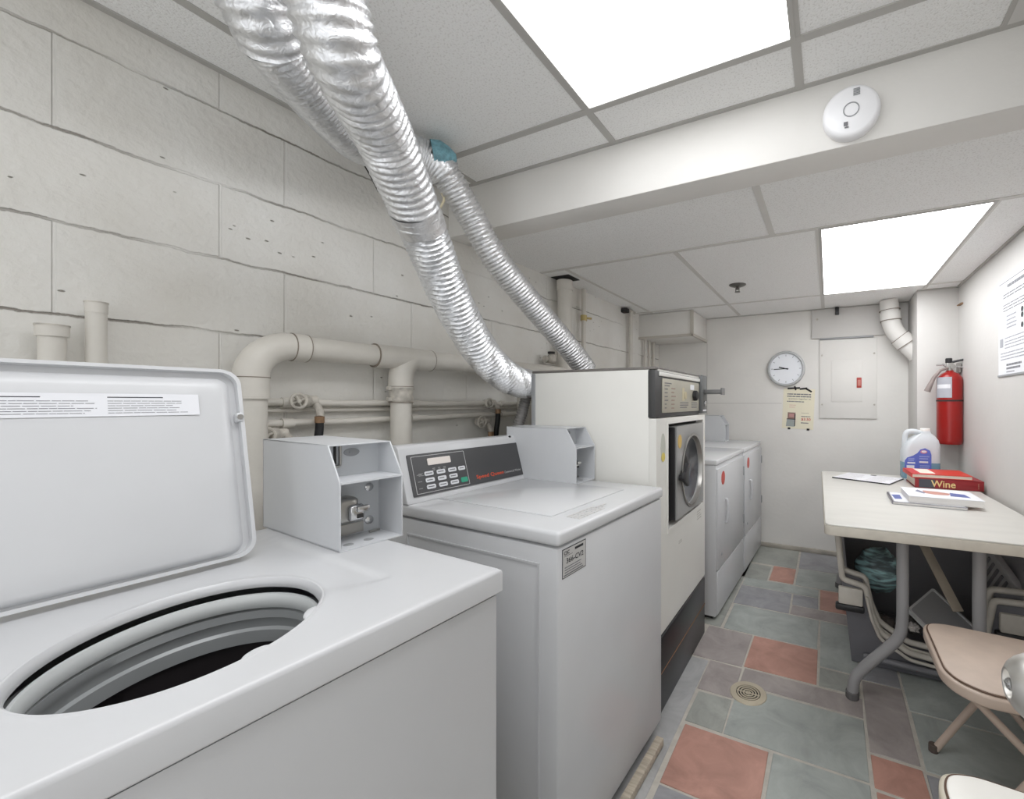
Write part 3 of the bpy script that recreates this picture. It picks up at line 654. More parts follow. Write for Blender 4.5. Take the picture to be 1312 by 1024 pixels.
# model tag on the front
tg = MB(frame((.020, -.0002 + .005, .756), (1, 0, 0), (0, 0, 1))); tg.box(-.001, .099, -.001, .069, 0, .0006, 1); tg.box(.001, .097, .001, .067, 0, .001, 0)
rows(tg, .050, .09, [.056], .006, 1, .0013, 0, False); rows(tg, .006, .044, [.050], .0012, 2, .0013, 0, False); rows(tg, .008, .09, [.022, .016, .010], .0022, 2, .0013, .3); rows(tg, .004, .094, [.0035], .003, 2, .0013, 0, False)
mt = tg.build('model_tag', [mat('silver_tag', (196, 195, 193), .4), M_inkD, M_ink], w2)
lettering('366-CV2', 'lettering', M_inkD, mt, WMX @ frame((.034, .0035, .756 + .032), (1, 0, 0), (0, 0, 1)), height=.013, width=.072, bold=.01)
lettering('CSC', 'lettering', M_inkD, mt, WMX @ frame((.025, .0035, .756 + .054), (1, 0, 0), (0, 0, 1)), height=.009, bold=.02)
# wooden plank along its foot
mb = MB(); mb.M = Matrix.Translation((-.56, .66, 0)) @ Matrix.Rotation(R(87.5), 4, 'Z'); mb.box(-.1, .71, -.022, .006, .003, .03, bev=.004)
tag(seat_origin(mb.build('wooden_batten', mat('weathered_wood', (176, 166, 150), .7, var=.25, vscale=9, stretch=(1, 12, 12), bump=.3, bscale=12)), (-.56, 1.0, 0)), 'weathered wooden batten on the floor along the closed washer', 'batten')

# ------------------------------------------------------------------ coin boxes
def coin_box(lab, rf, zb, d, inside=True):
    t = thing('coin_box', lab, 'coin box'); W, D, H = .128, .345, .206
    place(t, rf, W, d); t.location.z = zb
    side = [(0, 0), (0, .135), (.046, H), (D, H), (D, 0)]
    mb = MB()
    mb.prism(side, 'x', 0, .003, bev=.0008, seg=1); mb.prism(side, 'x', W - .003, W, bev=.0008, seg=1)
    mb.box(0, W, .046, D, H - .003, H, bev=.0008, seg=1); mb.box(0, W, 0, D, 0, .003); mb.box(0, W, D - .003, D, 0, H)
    mb.prism([(0, .131), (0, .135), (.12, .135), (.12, .131)], 'x', .003, W - .003); mb.build('housing', M_box, t)
    mb = MB(); mb.box(.003, W - .003, .088, .092, .003, H - .003); rp = mb.build('recessed_plate', mat('grey_plate', (200, 203, 206), .45), t)
    mb = MB(frame((.066, .0878, .184), (1, 0, 0), (0, 0, 1))); mb.lathe([(.016, 0), (.016, .0012), (.013, .0016), (.0, .0016)], (0, 0, 0), 'z', 24, sx=1, sy=.55); mb.box(-.005, .005, -.002, .002, .001, .0026); mb.build('badge', M_greyplastic, rp)
    mb = MB(); mb.box(.030, .035, .0865, .088, .162, .200); mb.box(.026, .031, .0865, .088, .138, .150); mb.build('key_slot', M_shadeDark, rp)
    mb = MB(); mb.tube([(.042, .085, .200), (.042, .085, .164), (.037, .083, .157), (.018, .083, .156)], .003, 8, n=3); mb.build('latch_rod', M_steel, rp)
    if inside:
        mb = MB(); mb.box(.012, .062, .044, .088, .040, .094, bev=.012, seg=4); cs = mb.build('coin_slide', M_steel, t)
        mb = MB(); mb.box(.034, .066, .030, .050, .046, .080, bev=.008, seg=3); mb.box(.046, .072, .024, .036, .064, .077, bev=.004); mb.build('slide_handle', M_chrome, cs)
        mb = MB(); mb.box(.048, .060, .0285, .0305, .052, .060); mb.build('coin_slot', M_shadeDark, cs)
        for z in (.102, .028):
            mb = MB(); mb.lathe([(.0, -.005), (.005, -.005), (.009, -.002), (.0095, 0)], (.103, .088, z), 'y', 18); mb.build('screw', M_chrome, t)
        for x in (.030, .070):
            mb = MB(); mb.lathe([(.0, .0036), (.009, .0036), (.0095, .003)], (x, .028, 0), 'z', 20); mb.build('mount_hole', M_greyplastic, t)
        mb = MB(); mb.box(.095, .118, .07, .074, .004, .008); mb.box(.006, .088, .082, .086, .008, .03); mb.build('tab', M_steel, t)
    return t
b1 = coin_box('white metal coin box with open front on the deck of the nearest washer', (-.843, .632, 0), ZT + .0005 - .000, R(5))
b2 = coin_box('white metal coin box on the closed washer, against the tall cream dryer', (-.833, 1.466, 0), ZT2 + .0005, R(3))
b3 = coin_box('white metal coin box on the far white dryer by the back wall', (-.735, 3.51, 0), .866, R(1), inside=False)

# ------------------------------------------------------------------ tall cream commercial dryer
t = thing('commercial_dryer', 'tall cream commercial dryer with grey square door and control panel on top', 'dryer', (-.86, 1.815, 0))
YA, YB, XF, XB, Z0, Z1 = 1.478, 2.165, -.578, -1.15, .285, 1.300
mb = MB(); mb.box(XB, XF - .03, YA, YB, Z0, Z1, bev=.003); mb.box(XB + .03, XF - .05, YA + .02, YB - .02, .0, Z0 + .01); mb.build('cabinet', M_cream, t, world=True)
mb = MB(); mb.box(XB - .002, XB + .018, YA - .004, YA + .02, .9, Z1 - .002, bev=.003); mb.build('rear_flange', M_greyplastic, t, world=True)
RY0, RY1, RZ0, RZ1 = 1.595, 2.105, .672, 1.090
fm = MB()
fm.ring([(YA, Z0), (YB, Z0), (YB, 1.115), (YA, 1.115)], [(RY0, RZ0), (RY1, RZ0), (RY1, RZ1), (RY0, RZ1)], 'x', XF - .03, XF)
fp = fm.build('front_panel', M_cream, t, world=True)
mb = MB(); mb.box(XF - .0305, XF - .0285, RY0, RY1, RZ0, RZ1); mb.build('recess_back', M_shadeDark, fp, world=True)  # dark backing puts the shade of the door gap into the colour
mb = MB(); mb.ring([(RY0 - .008, RZ0 - .018), (RY1 + .03, RZ0 - .018), (RY1 + .03, RZ1 + .012), (RY0 - .008, RZ1 + .012)], [(RY0, RZ0), (RY1, RZ0), (RY1, RZ1), (RY0, RZ1)], 'x', XF, XF + .006); mb.build('recess_lip', M_cream, fp, world=True)
mb = MB(); mb.box(XB, XF - .002, YA - .001, YB + .001, Z1, Z1 + .010, bev=.002); mb.build('top_cap', mat('dark_grey_cap', (112, 108, 104), .5), t, world=True)
mb = MB(); mb.box(XF - .035, XF - .004, YA - .0005, 2.068, 1.118, Z1 - .002, bev=.003); pn = mb.build('control_panel', mat('panel_charcoal', (62, 62, 62), .45), t, world=True)
mb = MB(); mb.box(XF - .005, XF + .001, 1.545, 2.052, 1.135, 1.270, bev=.0015); fa = mb.build('faceplate', mat('aged_silver', (178, 174, 160), .4, .35, var=.08), pn, world=True)
mb = MB(); mb.box(XF - .02, XF + .004, 1.515, 2.062, 1.277, 1.293, bev=.003); mb.box(XF - .03, XF - .002, 1.50, 2.065, 1.295, 1.306, bev=.002); mb.build('trim_strip', M_cream, pn, world=True)
mb = MB(frame((XF + .001, 1.555, 1.14), (0, 1, 0), (0, 0, 1)))
rows(mb, .01, .09, [.11, .10], .004, 0, .0006, .3)
for k in range(6): rows(mb, .01, .05, [.012 + k * .015], .004, 0, .0006, .5)
for k in range(6): rows(mb, .09, .15, [.010 + k * .016], .005, 1, .0006, .5)
rows(mb, .20, .34, [.012, .022, .032], .004, 0, .0006, .4); rows(mb, .37, .47, [.01, .018, .026, .034], .003, 0, .0006, .2)
mb.box(.232, .262, .042, .10, 0, .0006, 2); mb.box(.35, .41, .094, .118, 0, .0008, 3)
mb.build('printed_legend', [M_ink, mat('rust_print', (158, 138, 128), .6), mat('tan_print', (196, 186, 158), .6), M_paper], fa, world=True)
mb = MB(); mb.lathe([(.024, 0), (.024, .012), (.02, .018), (0, .019)], (XF + .001, 1.965, 1.208), 'x', 24); mb.build('timer_knob', M_black, pn, world=True)
mb = MB(); mb.lathe([(.017, 0), (.017, .003), (0, .003)], (XF + .001, 1.83, 1.207), 'x', 20); mb.build('pilot_plate', mat('tan_print2', (190, 180, 150), .5), pn, world=True)
mb = MB(); mb.box(XF - .04, XF + .012, 2.07, YB, 1.122, 1.312, bev=.004); cm = mb.build('coin_meter', mat('coin_meter_grey', (104, 106, 106), .4, .4), t, world=True)
mb = MB(); mb.box(XF + .01, XF + .105, 2.10, 2.150, 1.218, 1.240, bev=.003); mb.box(XF + .098, XF + .106, 2.092, 2.158, 1.214, 1.248, bev=.002); mb.build('coin_slide', mat('tarnished_steel', (128, 128, 128), .5, .5), cm, world=True)
mb = MB(); mb.lathe([(.014, 0), (.014, .006), (.010, .009), (0, .009)], (XF + .012, 2.115, 1.170), 'x', 20); mb.build('lock', M_chrome, cm, world=True)
mb = MB(); mb.box(XF + .012, XF + .0135, 2.085, 2.145, 1.132, 1.140); mb.build('plate', M_paper, cm, world=True)
# door
DY0, DY1, DZ0, DZ1 = 1.668, 2.078, .690, 1.076; dyc, dzc = 1.895, .868
ringN = 72
def sq(a):
    dx, dz = math.cos(a), math.sin(a); ts = []
    if abs(dx) > 1e-9: ts.append(((DY1 if dx > 0 else DY0) - dyc) / dx)
    if abs(dz) > 1e-9: ts.append(((DZ1 if dz > 0 else DZ0) - dzc) / dz)
    k = min(x for x in ts if x > 0); return (dyc + dx * k, dzc + dz * k)
aa = sorted(set([2 * math.pi * i / ringN for i in range(ringN)] + [math.atan2(z - dzc, y - dyc) % (2 * math.pi) for y in (DY0, DY1) for z in (DZ0, DZ1)]))
dmb = MB(); XD = XF + .016
lo = []
for x, fn in ((XF - .022, sq), (XD, sq)): lo.append([(x,) + fn(a) for a in aa])
for r_, x in ((.162, XD), (.156, XD - .004), (.150, XD - .020)): lo.append([(x, dyc + r_ * math.cos(a), dzc + r_ * math.sin(a)) for a in aa])
dmb.loft(lo); door = dmb.build('door', mat('door_grey', (166, 166, 165), .36, .35, var=.03), t, 35, world=True)
mb = MB(); mb.box(XF - .028, XF + .010, DY0 - .012, DY0 - .0005, DZ0 + .002, DZ1 - .004); mb.build('gap_shade_strip', M_dark, door, world=True)  # dark strip added for the shaded gap along the door's left edge
mb = MB(); mb.lathe([(.151, -.018), (.120, -.034), (.08, -.044), (0, -.048)], (XD, dyc, dzc), 'x', 48); mb.build('glass', mat('smoked_glass', (92, 94, 98), .08, .25), door, world=True)
mb = MB(); mb.lathe([(.166, .001), (.166, .004), (.156, .004), (.152, -.012)], (XD, dyc, dzc), 'x', 60); mb.build('bezel', M_steel, door, world=True)
mb = MB(); mb.tube([(XD, 1.70, .862), (XD + .018, 1.70, .862)], .012, 14)
mb.M = frame((XD + .012, 1.725, .868), (0, 1, 0), (0, 0, 1)); mb.prism([(-.052, -.008), (-.03, -.02), (.018, -.048), (.03, -.04), (.024, .0), (.034, .046), (.018, .052), (-.02, .018), (-.05, .010)], 'z', 0, .016, bev=.004); mb.build('handle', M_dark, door, world=True)
mb = MB(); mb.lathe([(.024, .0), (.024, .0012), (0, .0012)], (XD, 1.706, 1.012), 'x', 20, sx=1.0, sy=1.2); mb.build('yellow_sticker', mat('ochre_sticker', (204, 172, 96), .5), door, world=True)
for (y, z, lab) in ((1.548, 1.000, ''), (2.135, 1.030, '')):
    mb = MB(); mb.lathe([(.028, 0), (.028, .001), (0, .001)], (XF, y, z), 'x', 24, 0, .9, 2.0); mb.lathe([(.022, .001), (.022, .0018), (0, .0018)], (XF, y, z - .036), 'x', 20, 1, .9, .8)
    mb.build('round_sticker', [mat('grey_sticker', (188, 190, 180), .5), mat('yellow_sticker', (214, 196, 96), .5)], fp, world=True)
mb = MB(frame((XF, 1.70, .60), (0, 1, 0), (0, 0, 1))); rows(mb, .32, .40, [.05, .038, .026, .014, .002], .005, 0, .0006, .3); mb.build('printed_notice', mat('faint_print2', (190, 188, 182), .6), fp, world=True)
mb = MB(frame((XF, 1.70, .60), (0, 1, 0), (0, 0, 1))); rows(mb, .04, .09, [-.03, -.022], .003, 0, .0006, .4); mb.build('printed_notice', mat('faint_print2', (190, 188, 182), .6), fp, world=True)
mb = MB()
mb.box(XF - .05, XF + .008, YA + .02, YB - .03, .0, Z0 - .002, bev=.004); kb = mb.build('kick_base', mat('gloss_black', (40, 40, 43), .3), t, world=True)
mb = MB(); mb.box(XF + .0075, XF + .009, YA + .021, YB - .031, .148, .151); mb.build('orange_line', mat('orange_line', (150, 108, 70), .5), kb, world=True)

# ------------------------------------------------------------------ two white dryers at the back
def white_dryer(lab, y0, y1, xf, k):
    t = thing('clothes_dryer', lab, 'dryer', (xf, y0, 0), math.pi / 2 - R(2.0)); W = y1 - y0; ZD = .866
    mb = MB(); mb.box(.002, W - .002, .006, .60, .02, ZD - .030, bev=.006); mb.build('cabinet', M_white, t)
    mb = MB(); mb.box(0, W, 0, .60, ZD - .030, ZD, bev=.007, seg=3); mb.build('top', M_whiteB, t)
    mb = MB(); mb.box(.02, W - .02, .03, .5, 0, .03); mb.build('dark_base', M_shadeDark, t)
    mb = MB(); mb.box(.008, W - .006, -.004, .008, .270, ZD - .050, bev=.004); d = mb.build('door', M_white, t)
    mb = MB(); mb.tube([(.17, -.004, .625), (.17, -.016, .618), (.17, -.018, .56), (.17, -.016, .502), (.17, -.004, .495)], .008, 10, n=4); mb.build('handle', M_white, d)
    mb = MB(); mb.lathe([(.038, 0), (.038, -.001), (0, -.001)], (.115, -.0042, .755), 'y', 28); mb.build('red_sticker', mat('red_sticker', (198, 84, 74), .5), d)['label'] = 'round red sticker'
    for z in (.72, .40):
        mb = MB(); mb.box(W - .014, W - .004, -.010, .004, z - .03, z + .03, bev=.003); mb.build('hinge', M_greyplastic, d)
    mb = MB(); mb.lathe([(.008, 0), (.007, -.004), (0, -.005)], (.08, -.004, .34), 'y', 14); mb.build('screw', M_greyplastic, d)
    mb = MB(); mb.box(.008, W - .006, -.002, .008, .03, .262, bev=.004); mb.build('lower_panel', M_white, t)
white_dryer('white front loading dryer just beyond the tall cream dryer', 2.268, 2.918, -.540, 0)
white_dryer('white front loading dryer farthest away, against the back wall', 2.936, 3.572, -.514, 1)

# ------------------------------------------------------------------ back wall things
YW = 3.637
t = thing('wall_clock', 'round white wall clock with grey rim on the back wall', 'clock', (-.307, YW, 1.446))
c = (-.307, YW, 1.446)
mb = MB(); mb.lathe([(.142, 0), (.142, -.022), (.136, -.032), (.126, -.034), (.122, -.026), (.121, -.018)], c, 'y', 56); mb.build('rim', mat('clock_rim', (184, 186, 187), .35), t, world=True)
mb = MB(); mb.lathe([(.124, -.016), (0, -.016)], c, 'y', 48); fc = mb.build('face', mat('clock_face', (236, 239, 244), .5), t, world=True)
mb = MB()
for k in range(12):
    mb.M = Matrix.Translation((c[0], YW - .0165, c[2])) @ Matrix.Rotation(R(30 * k), 4, 'Y'); mb.box(-.0016, .0016, -.0006, 0, .098, .112)
mb.build('hour_mark', M_ink, fc, world=True)
for name, a, ln, w_ in (('minute_hand', -92, .092, .0028), ('hour_hand', -75, .055, .004)):
    mb = MB(); mb.M = Matrix.Translation((c[0], YW - .018, c[2])) @ Matrix.Rotation(R(a), 4, 'Y'); mb.box(-w_, w_, -.001, 0, -.018, ln); mb.build(name, M_inkD, fc, world=True)

PF = frame((-.340, YW - .0015, .972), (1, 0, -.045), (.06, 0, 1))
t = thing('wall_poster', 'cream paper notice with red price taped to back wall under clock', 'poster', (-.22, YW, .97))
mb = MB(PF); mb.box(0, .232, 0, .318, -.001, .0006); ps = mb.build('sheet', mat('cream_paper', (230, 224, 202), .7, var=.03), t, world=True)
mb = MB(PF); rows(mb, .03, .21, [.270, .252], .009, 0, .0009, .1); rows(mb, .03, .16, [.212], .007, 0, .0009, .1); rows(mb, .05, .10, [.185, .168], .004, 1, .0009, .2); rows(mb, .14, .2, [.125], .005, 2, .0009, .1); rows(mb, .14, .215, [.098], .006, 0, .0009, .1); rows(mb, .14, .20, [.046], .007, 0, .0009, .1)
mb.build('printed_text', [M_ink, mat('pale_red_print', (214, 170, 160), .7), mat('pale_print', (190, 186, 170), .7)], ps, world=True)
lettering('quarters together to', 'lettering', M_inkD, ps, PF @ Matrix.Translation((.04, .230, .0009)), height=.013, width=.165)
lettering('$3.50', 'lettering', mat('red_print', (188, 78, 74), .6), ps, PF @ Matrix.Translation((.142, .066, .0009)), height=.024, width=.068, bold=.02)
mb = MB(PF); mb.box(.040, .098, .072, .128, .0006, .001, 0); mb.prism([(.03, .016), (.095, .016), (.097, .075), (.036, .075)], 'z', .0006, .001, 1); mb.box(.092, .099, .02, .115, .0006, .0012, 2); mb.box(.034, .10, .072, .078, .0006, .0012, 2); mb.box(.052, .088, .09, .118, .001, .0013, 3)
mb.build('printed_picture', [mat('pic_brown', (140, 112, 104), .6), mat('pic_grey', (158, 164, 162), .6), M_inkD, mat('pic_pink', (186, 140, 136), .6)], ps, world=True)
for a, b_, w_ in (((.03, .318), (.122, .325), .014), ((.12, .316), (.175, .324), .014), ((.165, .322), (.208, .296), .014), ((.082, .338), (.092, .306), .012)):
    p, q = Vector(a + (0,)), Vector(b_ + (0,)); mb = MB(PF @ frame(p + Vector((0, 0, .0012)), q - p, Vector((0, 1, 0)))); mb.box(0, (q - p).length, -w_ / 2, w_ / 2, 0, .0008); mb.build('tape_strip', M_tape, t, world=True)
for x in (.055, .195):
    mb = MB(PF); mb.box(x - .01, x + .01, -.008, .008, .0012, .003, bev=.001); mb.build('tape_strip', M_tape, t, world=True)

t = thing('electrical_panel', 'cream electrical panel cover with red switch on the back wall', 'electrical panel', (.13, YW, 1.05))
mb = MB(); mb.box(-.063, .323, YW - .012, YW, 1.055, 1.658, bev=.003); mb.build('cover', M_paint, t, world=True)
mb = MB(); mb.box(.019, .228, YW - .016, YW - .011, 1.181, 1.492, bev=.0025); pd = mb.build('door', M_paint, t, world=True)
mb = MB(); mb.box(.19, .222, YW - .021, YW - .016, 1.286, 1.362, bev=.002); rl_ = mb.build('latch', mat('red_latch', (176, 62, 52), .5), pd, world=True); rl_['label'] = 'red latch'
mb = MB(); mb.box(.196, .216, YW - .023, YW - .02, 1.30, 1.345, bev=.001); mb.build('toggle', mat('dull_pink', (200, 130, 120), .5), rl_, world=True)
for x in (-.045, .305):
    for z in (1.16, 1.54):
        mb = MB(); mb.lathe([(.007, 0), (.006, -.003), (0, -.003)], (x, YW - .012, z), 'y', 12); mb.build('screw', M_pipeD, t, world=True)
t = thing('access_board', 'plain painted board on the back wall above the electrical panel', 'board', (.2, YW, 1.67))
mb = MB(); mb.box(-.118, .515, YW - .022, YW, 1.672, ZF - .008, bev=.003); mb.build('board', M_paintG, t, world=True)
mb = MB(); mb.lathe([(.008, 0), (.007, -.003), (0, -.003)], (-.08, YW - .022, 1.82), 'y', 12); mb.build('screw', M_pipeD, t, world=True)
mb = MB(); mb.box(-.06, .30, YW - .024, YW - .001, 1.660, 1.671); mb.build('lower_edge', M_greyplastic, t, world=True)
mb = MB(); mb.box(.045, .072, YW - .05, YW - .02, 1.842, 1.898, bev=.004); mb.box(.05, .066, YW - .07, YW - .05, 1.872, 1.895, bev=.004)
tag(seat_origin(mb.build('wall_clip', M_dark), (.058, YW - .03, 1.842)), 'small black clip at top of the back wall board', 'clip')

t = thing('waste_pipe', 'white jointed waste pipe bending from ceiling into the right corner pier', 'pipe', (.40, 3.54, 1.6))
PT = [(.385, 3.52, 1.897), (.390, 3.52, 1.83), (.396, 3.52, 1.755), (.42, 3.52, 1.68), (.475, 3.52, 1.60), (.555, 3.52, 1.50)]
mb = MB(); mb.tube(PT, .058, 26, n=8); mb.build('pipe', M_paint, t, world=True)
mb = MB(); mb.tube([(.391, 3.52, 1.81), (.396, 3.52, 1.755)], .064, 26); mb.build('coupling', M_paint, t, world=True)
mb = MB(); mb.tube([(.452, 3.52, 1.632), (.49, 3.52, 1.582)], .064, 26); mb.build('coupling', M_paint, t, world=True)

for p, q in (((.3895, 3.52, 1.829), (.3898, 3.52, 1.826)), ((.3963, 3.52, 1.757), (.3966, 3.52, 1.753)), ((.450, 3.52, 1.6345), (.4525, 3.52, 1.6315)), ((.489, 3.52, 1.5835), (.4915, 3.52, 1.580))):
    mb = MB(); mb.tube([p, q], .0652, 26); mb.build('seam', M_seam, t, world=True)

# fire extinguisher
t = thing('fire_extinguisher', 'red fire extinguisher hung on the white corner pier', 'fire extinguisher', (.672, 3.225, .92))
c = (.672, 3.222, .92)
mb = MB(); mb.lathe([(.0, 0), (.058, 0), (.064, .006), (.066, .02), (.066, .39), (.062, .41), (.045, .432), (.026, .442), (.02, .446), (.02, .452), (0, .452)], c, 'z', 40); cy_ = mb.build('cylinder', M_red, t, world=True)
mb = MB(); mb.cyl((c[0], c[1], c[2] + .45), .016, .034, 'z', 18, bev=.002); mb.box(c[0] - .018, c[0] + .018, c[1] - .014, c[1] + .014, c[2] + .468, c[2] + .50, bev=.004); mb.build('valve_head', M_steel, t, world=True)
mb = MB(); mb.tube([(c[0] - .005, c[1], c[2] + .50), (c[0] + .03, c[1] - .01, c[2] + .508), (c[0] + .072, c[1] - .02, c[2] + .516)], .007, 10); mb.cyl((c[0] - .004, c[1], c[2] + .498), .018, .030, 'z', 14, bev=.003); mb.build('lever', M_dark, t, world=True)
mb = MB(); mb.tube([(c[0] - .01, c[1], c[2] + .472), (c[0] - .035, c[1] - .01, c[2] + .490), (c[0] - .07, c[1] - .015, c[2] + .486)], .006, 10); mb.tube([(c[0] + .0, c[1] - .01, c[2] + .478), (c[0] + .035, c[1] - .015, c[2] + .474), (c[0] + .075, c[1] - .02, c[2] + .466)], .004, 8); mb.build('carry_handle', M_chrome, t, world=True)
mb = MB(); mb.lathe([(.014, 0), (.014, -.01), (0, -.011)], (c[0] + .012, c[1] - .016, c[2] + .475), 'y', 18); mb.build('gauge', M_steel, t, world=True)
mb = MB(); mb.tube([(c[0] - .012, c[1] - .01, c[2] + .468), (c[0] - .05, c[1] - .02, c[2] + .455), (c[0] - .082, c[1] - .02, c[2] + .41), (c[0] - .098, c[1] - .02, c[2] + .375)], [.009, .009, .011, .013], 12, n=0); mb.tube([(c[0] - .096, c[1] - .02, c[2] + .38), (c[0] - .118, c[1] - .02, c[2] + .325)], [.013, .018], 14); mb.build('discharge_hose', mat('hose_grey', (140, 128, 124), .5), t, world=True)
def arc_plate(c, r, a0, a1, z0, z1, n=14):
    return [[(c[0] + r * math.cos(R(a0 + (a1 - a0) * k / n)), c[1] + r * math.sin(R(a0 + (a1 - a0) * k / n)), z) for k in range(n + 1)] for z in (z0, z1)]
mb = MB(); mb.loft(arc_plate(c, .0672, 185, 268, 1.205, 1.33), 0, closed=False); mb.loft(arc_plate(c, .0678, 195, 262, 1.262, 1.286), 1, closed=False); mb.build('label_sheet', [mat('silver_label', (176, 178, 186), .45), M_paper], cy_, world=True)
mb = MB(); mb.lathe([(.0675, .262), (.0675, .272)], c, 'z', 40); mb.build('strap_band', M_shadeDark, t, world=True)
mb = MB(); mb.box(c[0] - .03, c[0] + .03, c[1] + .066, 3.3, 1.1, 1.3); mb.box(c[0] + .05, c[0] + .055, c[1], 3.3, 1.36, 1.42); mb.build('bracket', M_steel, t, world=True)

# notice on the right wall
XR = .735
NM = frame((XR - .001, 2.604, 1.302), (0, -1, .0), (0, 0, 1))
t = thing('paper_notice', 'white printed paper notice stuck on the right wall', 'notice', (XR, 2.4, 1.3))
mb = MB(NM); mb.box(0, .40, 0, .44, -.0008, .0006); sh = mb.build('sheet', M_paper, t, world=True)
mb = MB(NM)
rows(mb, .01, .39, [.425], .004, 0, .001, 0, False); rows(mb, .11, .30, [.395], .014, 0, .001, 0)
rows(mb, .06, .36, [.365, .352], .006, 0, .001, .1); rows(mb, .06, .36, [.318, .305, .292], .005, 0, .001, .15)
rows(mb, .10, .22, [.262, .244, .226, .21], .007, 1, .001, .2)
for y in (.268, .244, .202): mb.cyl((.275, y, 0), .012, .001, 'z', 16, 2)
mb.box(.02, .06, .13, .17, 0, .001, 1); rows(mb, .08, .36, [.165, .148, .135, .12], .005, 1, .001, .2); rows(mb, .03, .33, [.098, .084, .070], .005, 1, .001, .25); rows(mb, .10, .27, [.040, .024], .009, 0, .001, .1); rows(mb, .10, .2, [.010], .005, 1, .001, .1)
mb.build('printed_text', [mat('mid_ink', (122, 123, 128), .7), mat('pale_ink', (160, 162, 168), .7), M_inkD], sh, world=True)
mb = MB(NM); mb.box(-.003, .402, -.006, .002, -.0008, .004); mb.build('lower_edge', M_greyplastic, t, world=True)
mb = MB(); mb.box(XR - .012, XR, 3.20, 3.26, 1.772, 1.782, bev=.002); mb.tube([(XR - .01, 3.21, 1.778), (XR - .02, 3.24, 1.772)], .004, 8)
tag(seat_origin(mb.build('wall_hook', M_rust), (XR - .006, 3.23, 1.772)), 'small rusty hook high on the right wall by the corner', 'hook')

# ------------------------------------------------------------------ folding table and what is on it
TZ = .715
t = thing('folding_table', 'white topped folding table with grey tube legs along the right wall', 'table', (.36, 2.45, 0), R(1.2))
mb = MB(); mb.prism(rrect(-.385, .352, -.655, .72, .022, 5), 'z', TZ - .006, TZ, bev=.002); mb.build('table_top', mat('table_laminate', (214, 212, 206), .32, var=.035, vscale=5, stretch=(1, 4, 1)), t)
mb = MB(); mb.prism(rrect(-.388, .354, -.658, .723, .024, 5), 'z', TZ - .042, TZ - .0062, bev=.003); mb.build('apron', mat('table_edge', (204, 198, 186), .5, var=.06, vscale=20), t)
for y in (-.53, .58):
    for s in (-1, 1):
        mb = MB(); mb.tube([(s * .117, y, TZ - .045), (s * .117, y, .36), (s * .128, y, .285), (s * .16, y, .235), (s * .235, y, .145), (s * .275, y, .085), (s * .286, y, .02)], .0205, 16, n=6)
        lg = mb.build('leg', M_leg, t); mb = MB(); mb.cyl((s * .286, y, 0.001), .024, .03, 'z', 16, bev=.003); mb.build('foot_cap', mat('cap_grey', (96, 94, 94), .6), lg)
    mb = MB(); mb.tube([(-.117, y, .50), (.117, y, .50)], .010, 12) if y > 0 else mb.tube([(-.117, y, TZ - .06), (.117, y, TZ - .06)], .014, 12); mb.build('cross_bar', M_leg, t)

t = thing('newspaper', 'open white printed booklet lying flat at the far left of the table', 'booklet', (.215, 2.95, TZ), R(-22))
mb = MB(); mb.box(-.155, .150, -.13, .13, .0005, .006, bev=.001, seg=1); bk = mb.build('pages', M_paper, t)
mb = MB(); mb.box(-.157, .152, -.132, -.128, .0005, .007); mb.box(.148, .153, -.132, .13, .0005, .006); mb.build('cover_edge', M_dark, t)
mb = MB(Matrix.Translation((0, 0, .006))); rows(mb, -.14, -.01, [.10 - .022 * k for k in range(10)], .007, 0, .0005, .3); mb.build('printed_text', mat('pale_print3', (206, 204, 206), .7), bk)
mb = MB(Matrix.Translation((0, 0, .006))); rows(mb, .01, .14, [.10 - .022 * k for k in range(10)], .007, 0, .0005, .3); mb.box(-.02, .01, .105, .125, 0, .001, 1); mb.build('printed_text', [mat('pale_print3', (206, 204, 206), .7), M_inkD], bk)

t = thing('book', 'thick dark red hardback book with gold title lying under the thinner red book', 'book', (.573, 2.765, TZ), R(2))
mb = MB(); mb.box(-.15, .15, .0, .24, .0005, .005, bev=.001, seg=1); mb.box(-.15, .15, .0, .24, .047, .052, bev=.001, seg=1); mb.box(-.15, .15, .0, .006, .0005, .052, bev=.002); cv = mb.build('cover', mat('book_maroon', (142, 34, 40), .45, var=.05), t)
mb = MB(); mb.box(-.146, .146, .006, .236, .005, .047); mb.build('pages', mat('page_block', (226, 218, 204), .7, stretch=(1, 1, 60), var=.08), t)
mb = MB(); mb.box(-.132, -.06, -.0008, 0, .004, .048); mb.build('spine_patch', mat('slate_patch', (72, 74, 82), .5), cv)
BM_ = Matrix.Translation((.573, 2.765, TZ)) @ Matrix.Rotation(R(2), 4, 'Z')
lettering('Wine', 'lettering', mat('gold_print', (226, 200, 140), .5), cv, BM_ @ frame((-.078, -.0009, .009), (1, 0, 0), (0, 0, 1)), height=.036, width=.108, bold=.015)
mb = MB(frame((.125, -.0002, .012), (1, 0, 0), (0, 0, 1))); rows(mb, 0, .004, [.0, .006, .012, .018, .024], .004, 0, .0006, 0, False); mb.build('publisher_mark', mat('dull_gold', (180, 130, 110), .6), cv)
t = thing('book', 'thinner bright red book with a white label, on top of the thick dark red one', 'book', (.555, 2.775, TZ + .0525), R(3))
mb = MB(); mb.box(-.148, .125, -.005, .215, .0005, .0035, bev=.0008, seg=1); mb.box(-.148, .125, -.005, .215, .019, .022, bev=.0008, seg=1); mb.box(-.148, -.143, -.005, .215, .0005, .022, bev=.001); cv = mb.build('cover', mat('book_red', (206, 62, 48), .42), t)
mb = MB(); mb.box(-.143, .121, -.001, .211, .0035, .019); mb.build('pages', MATS['page_block'], t)
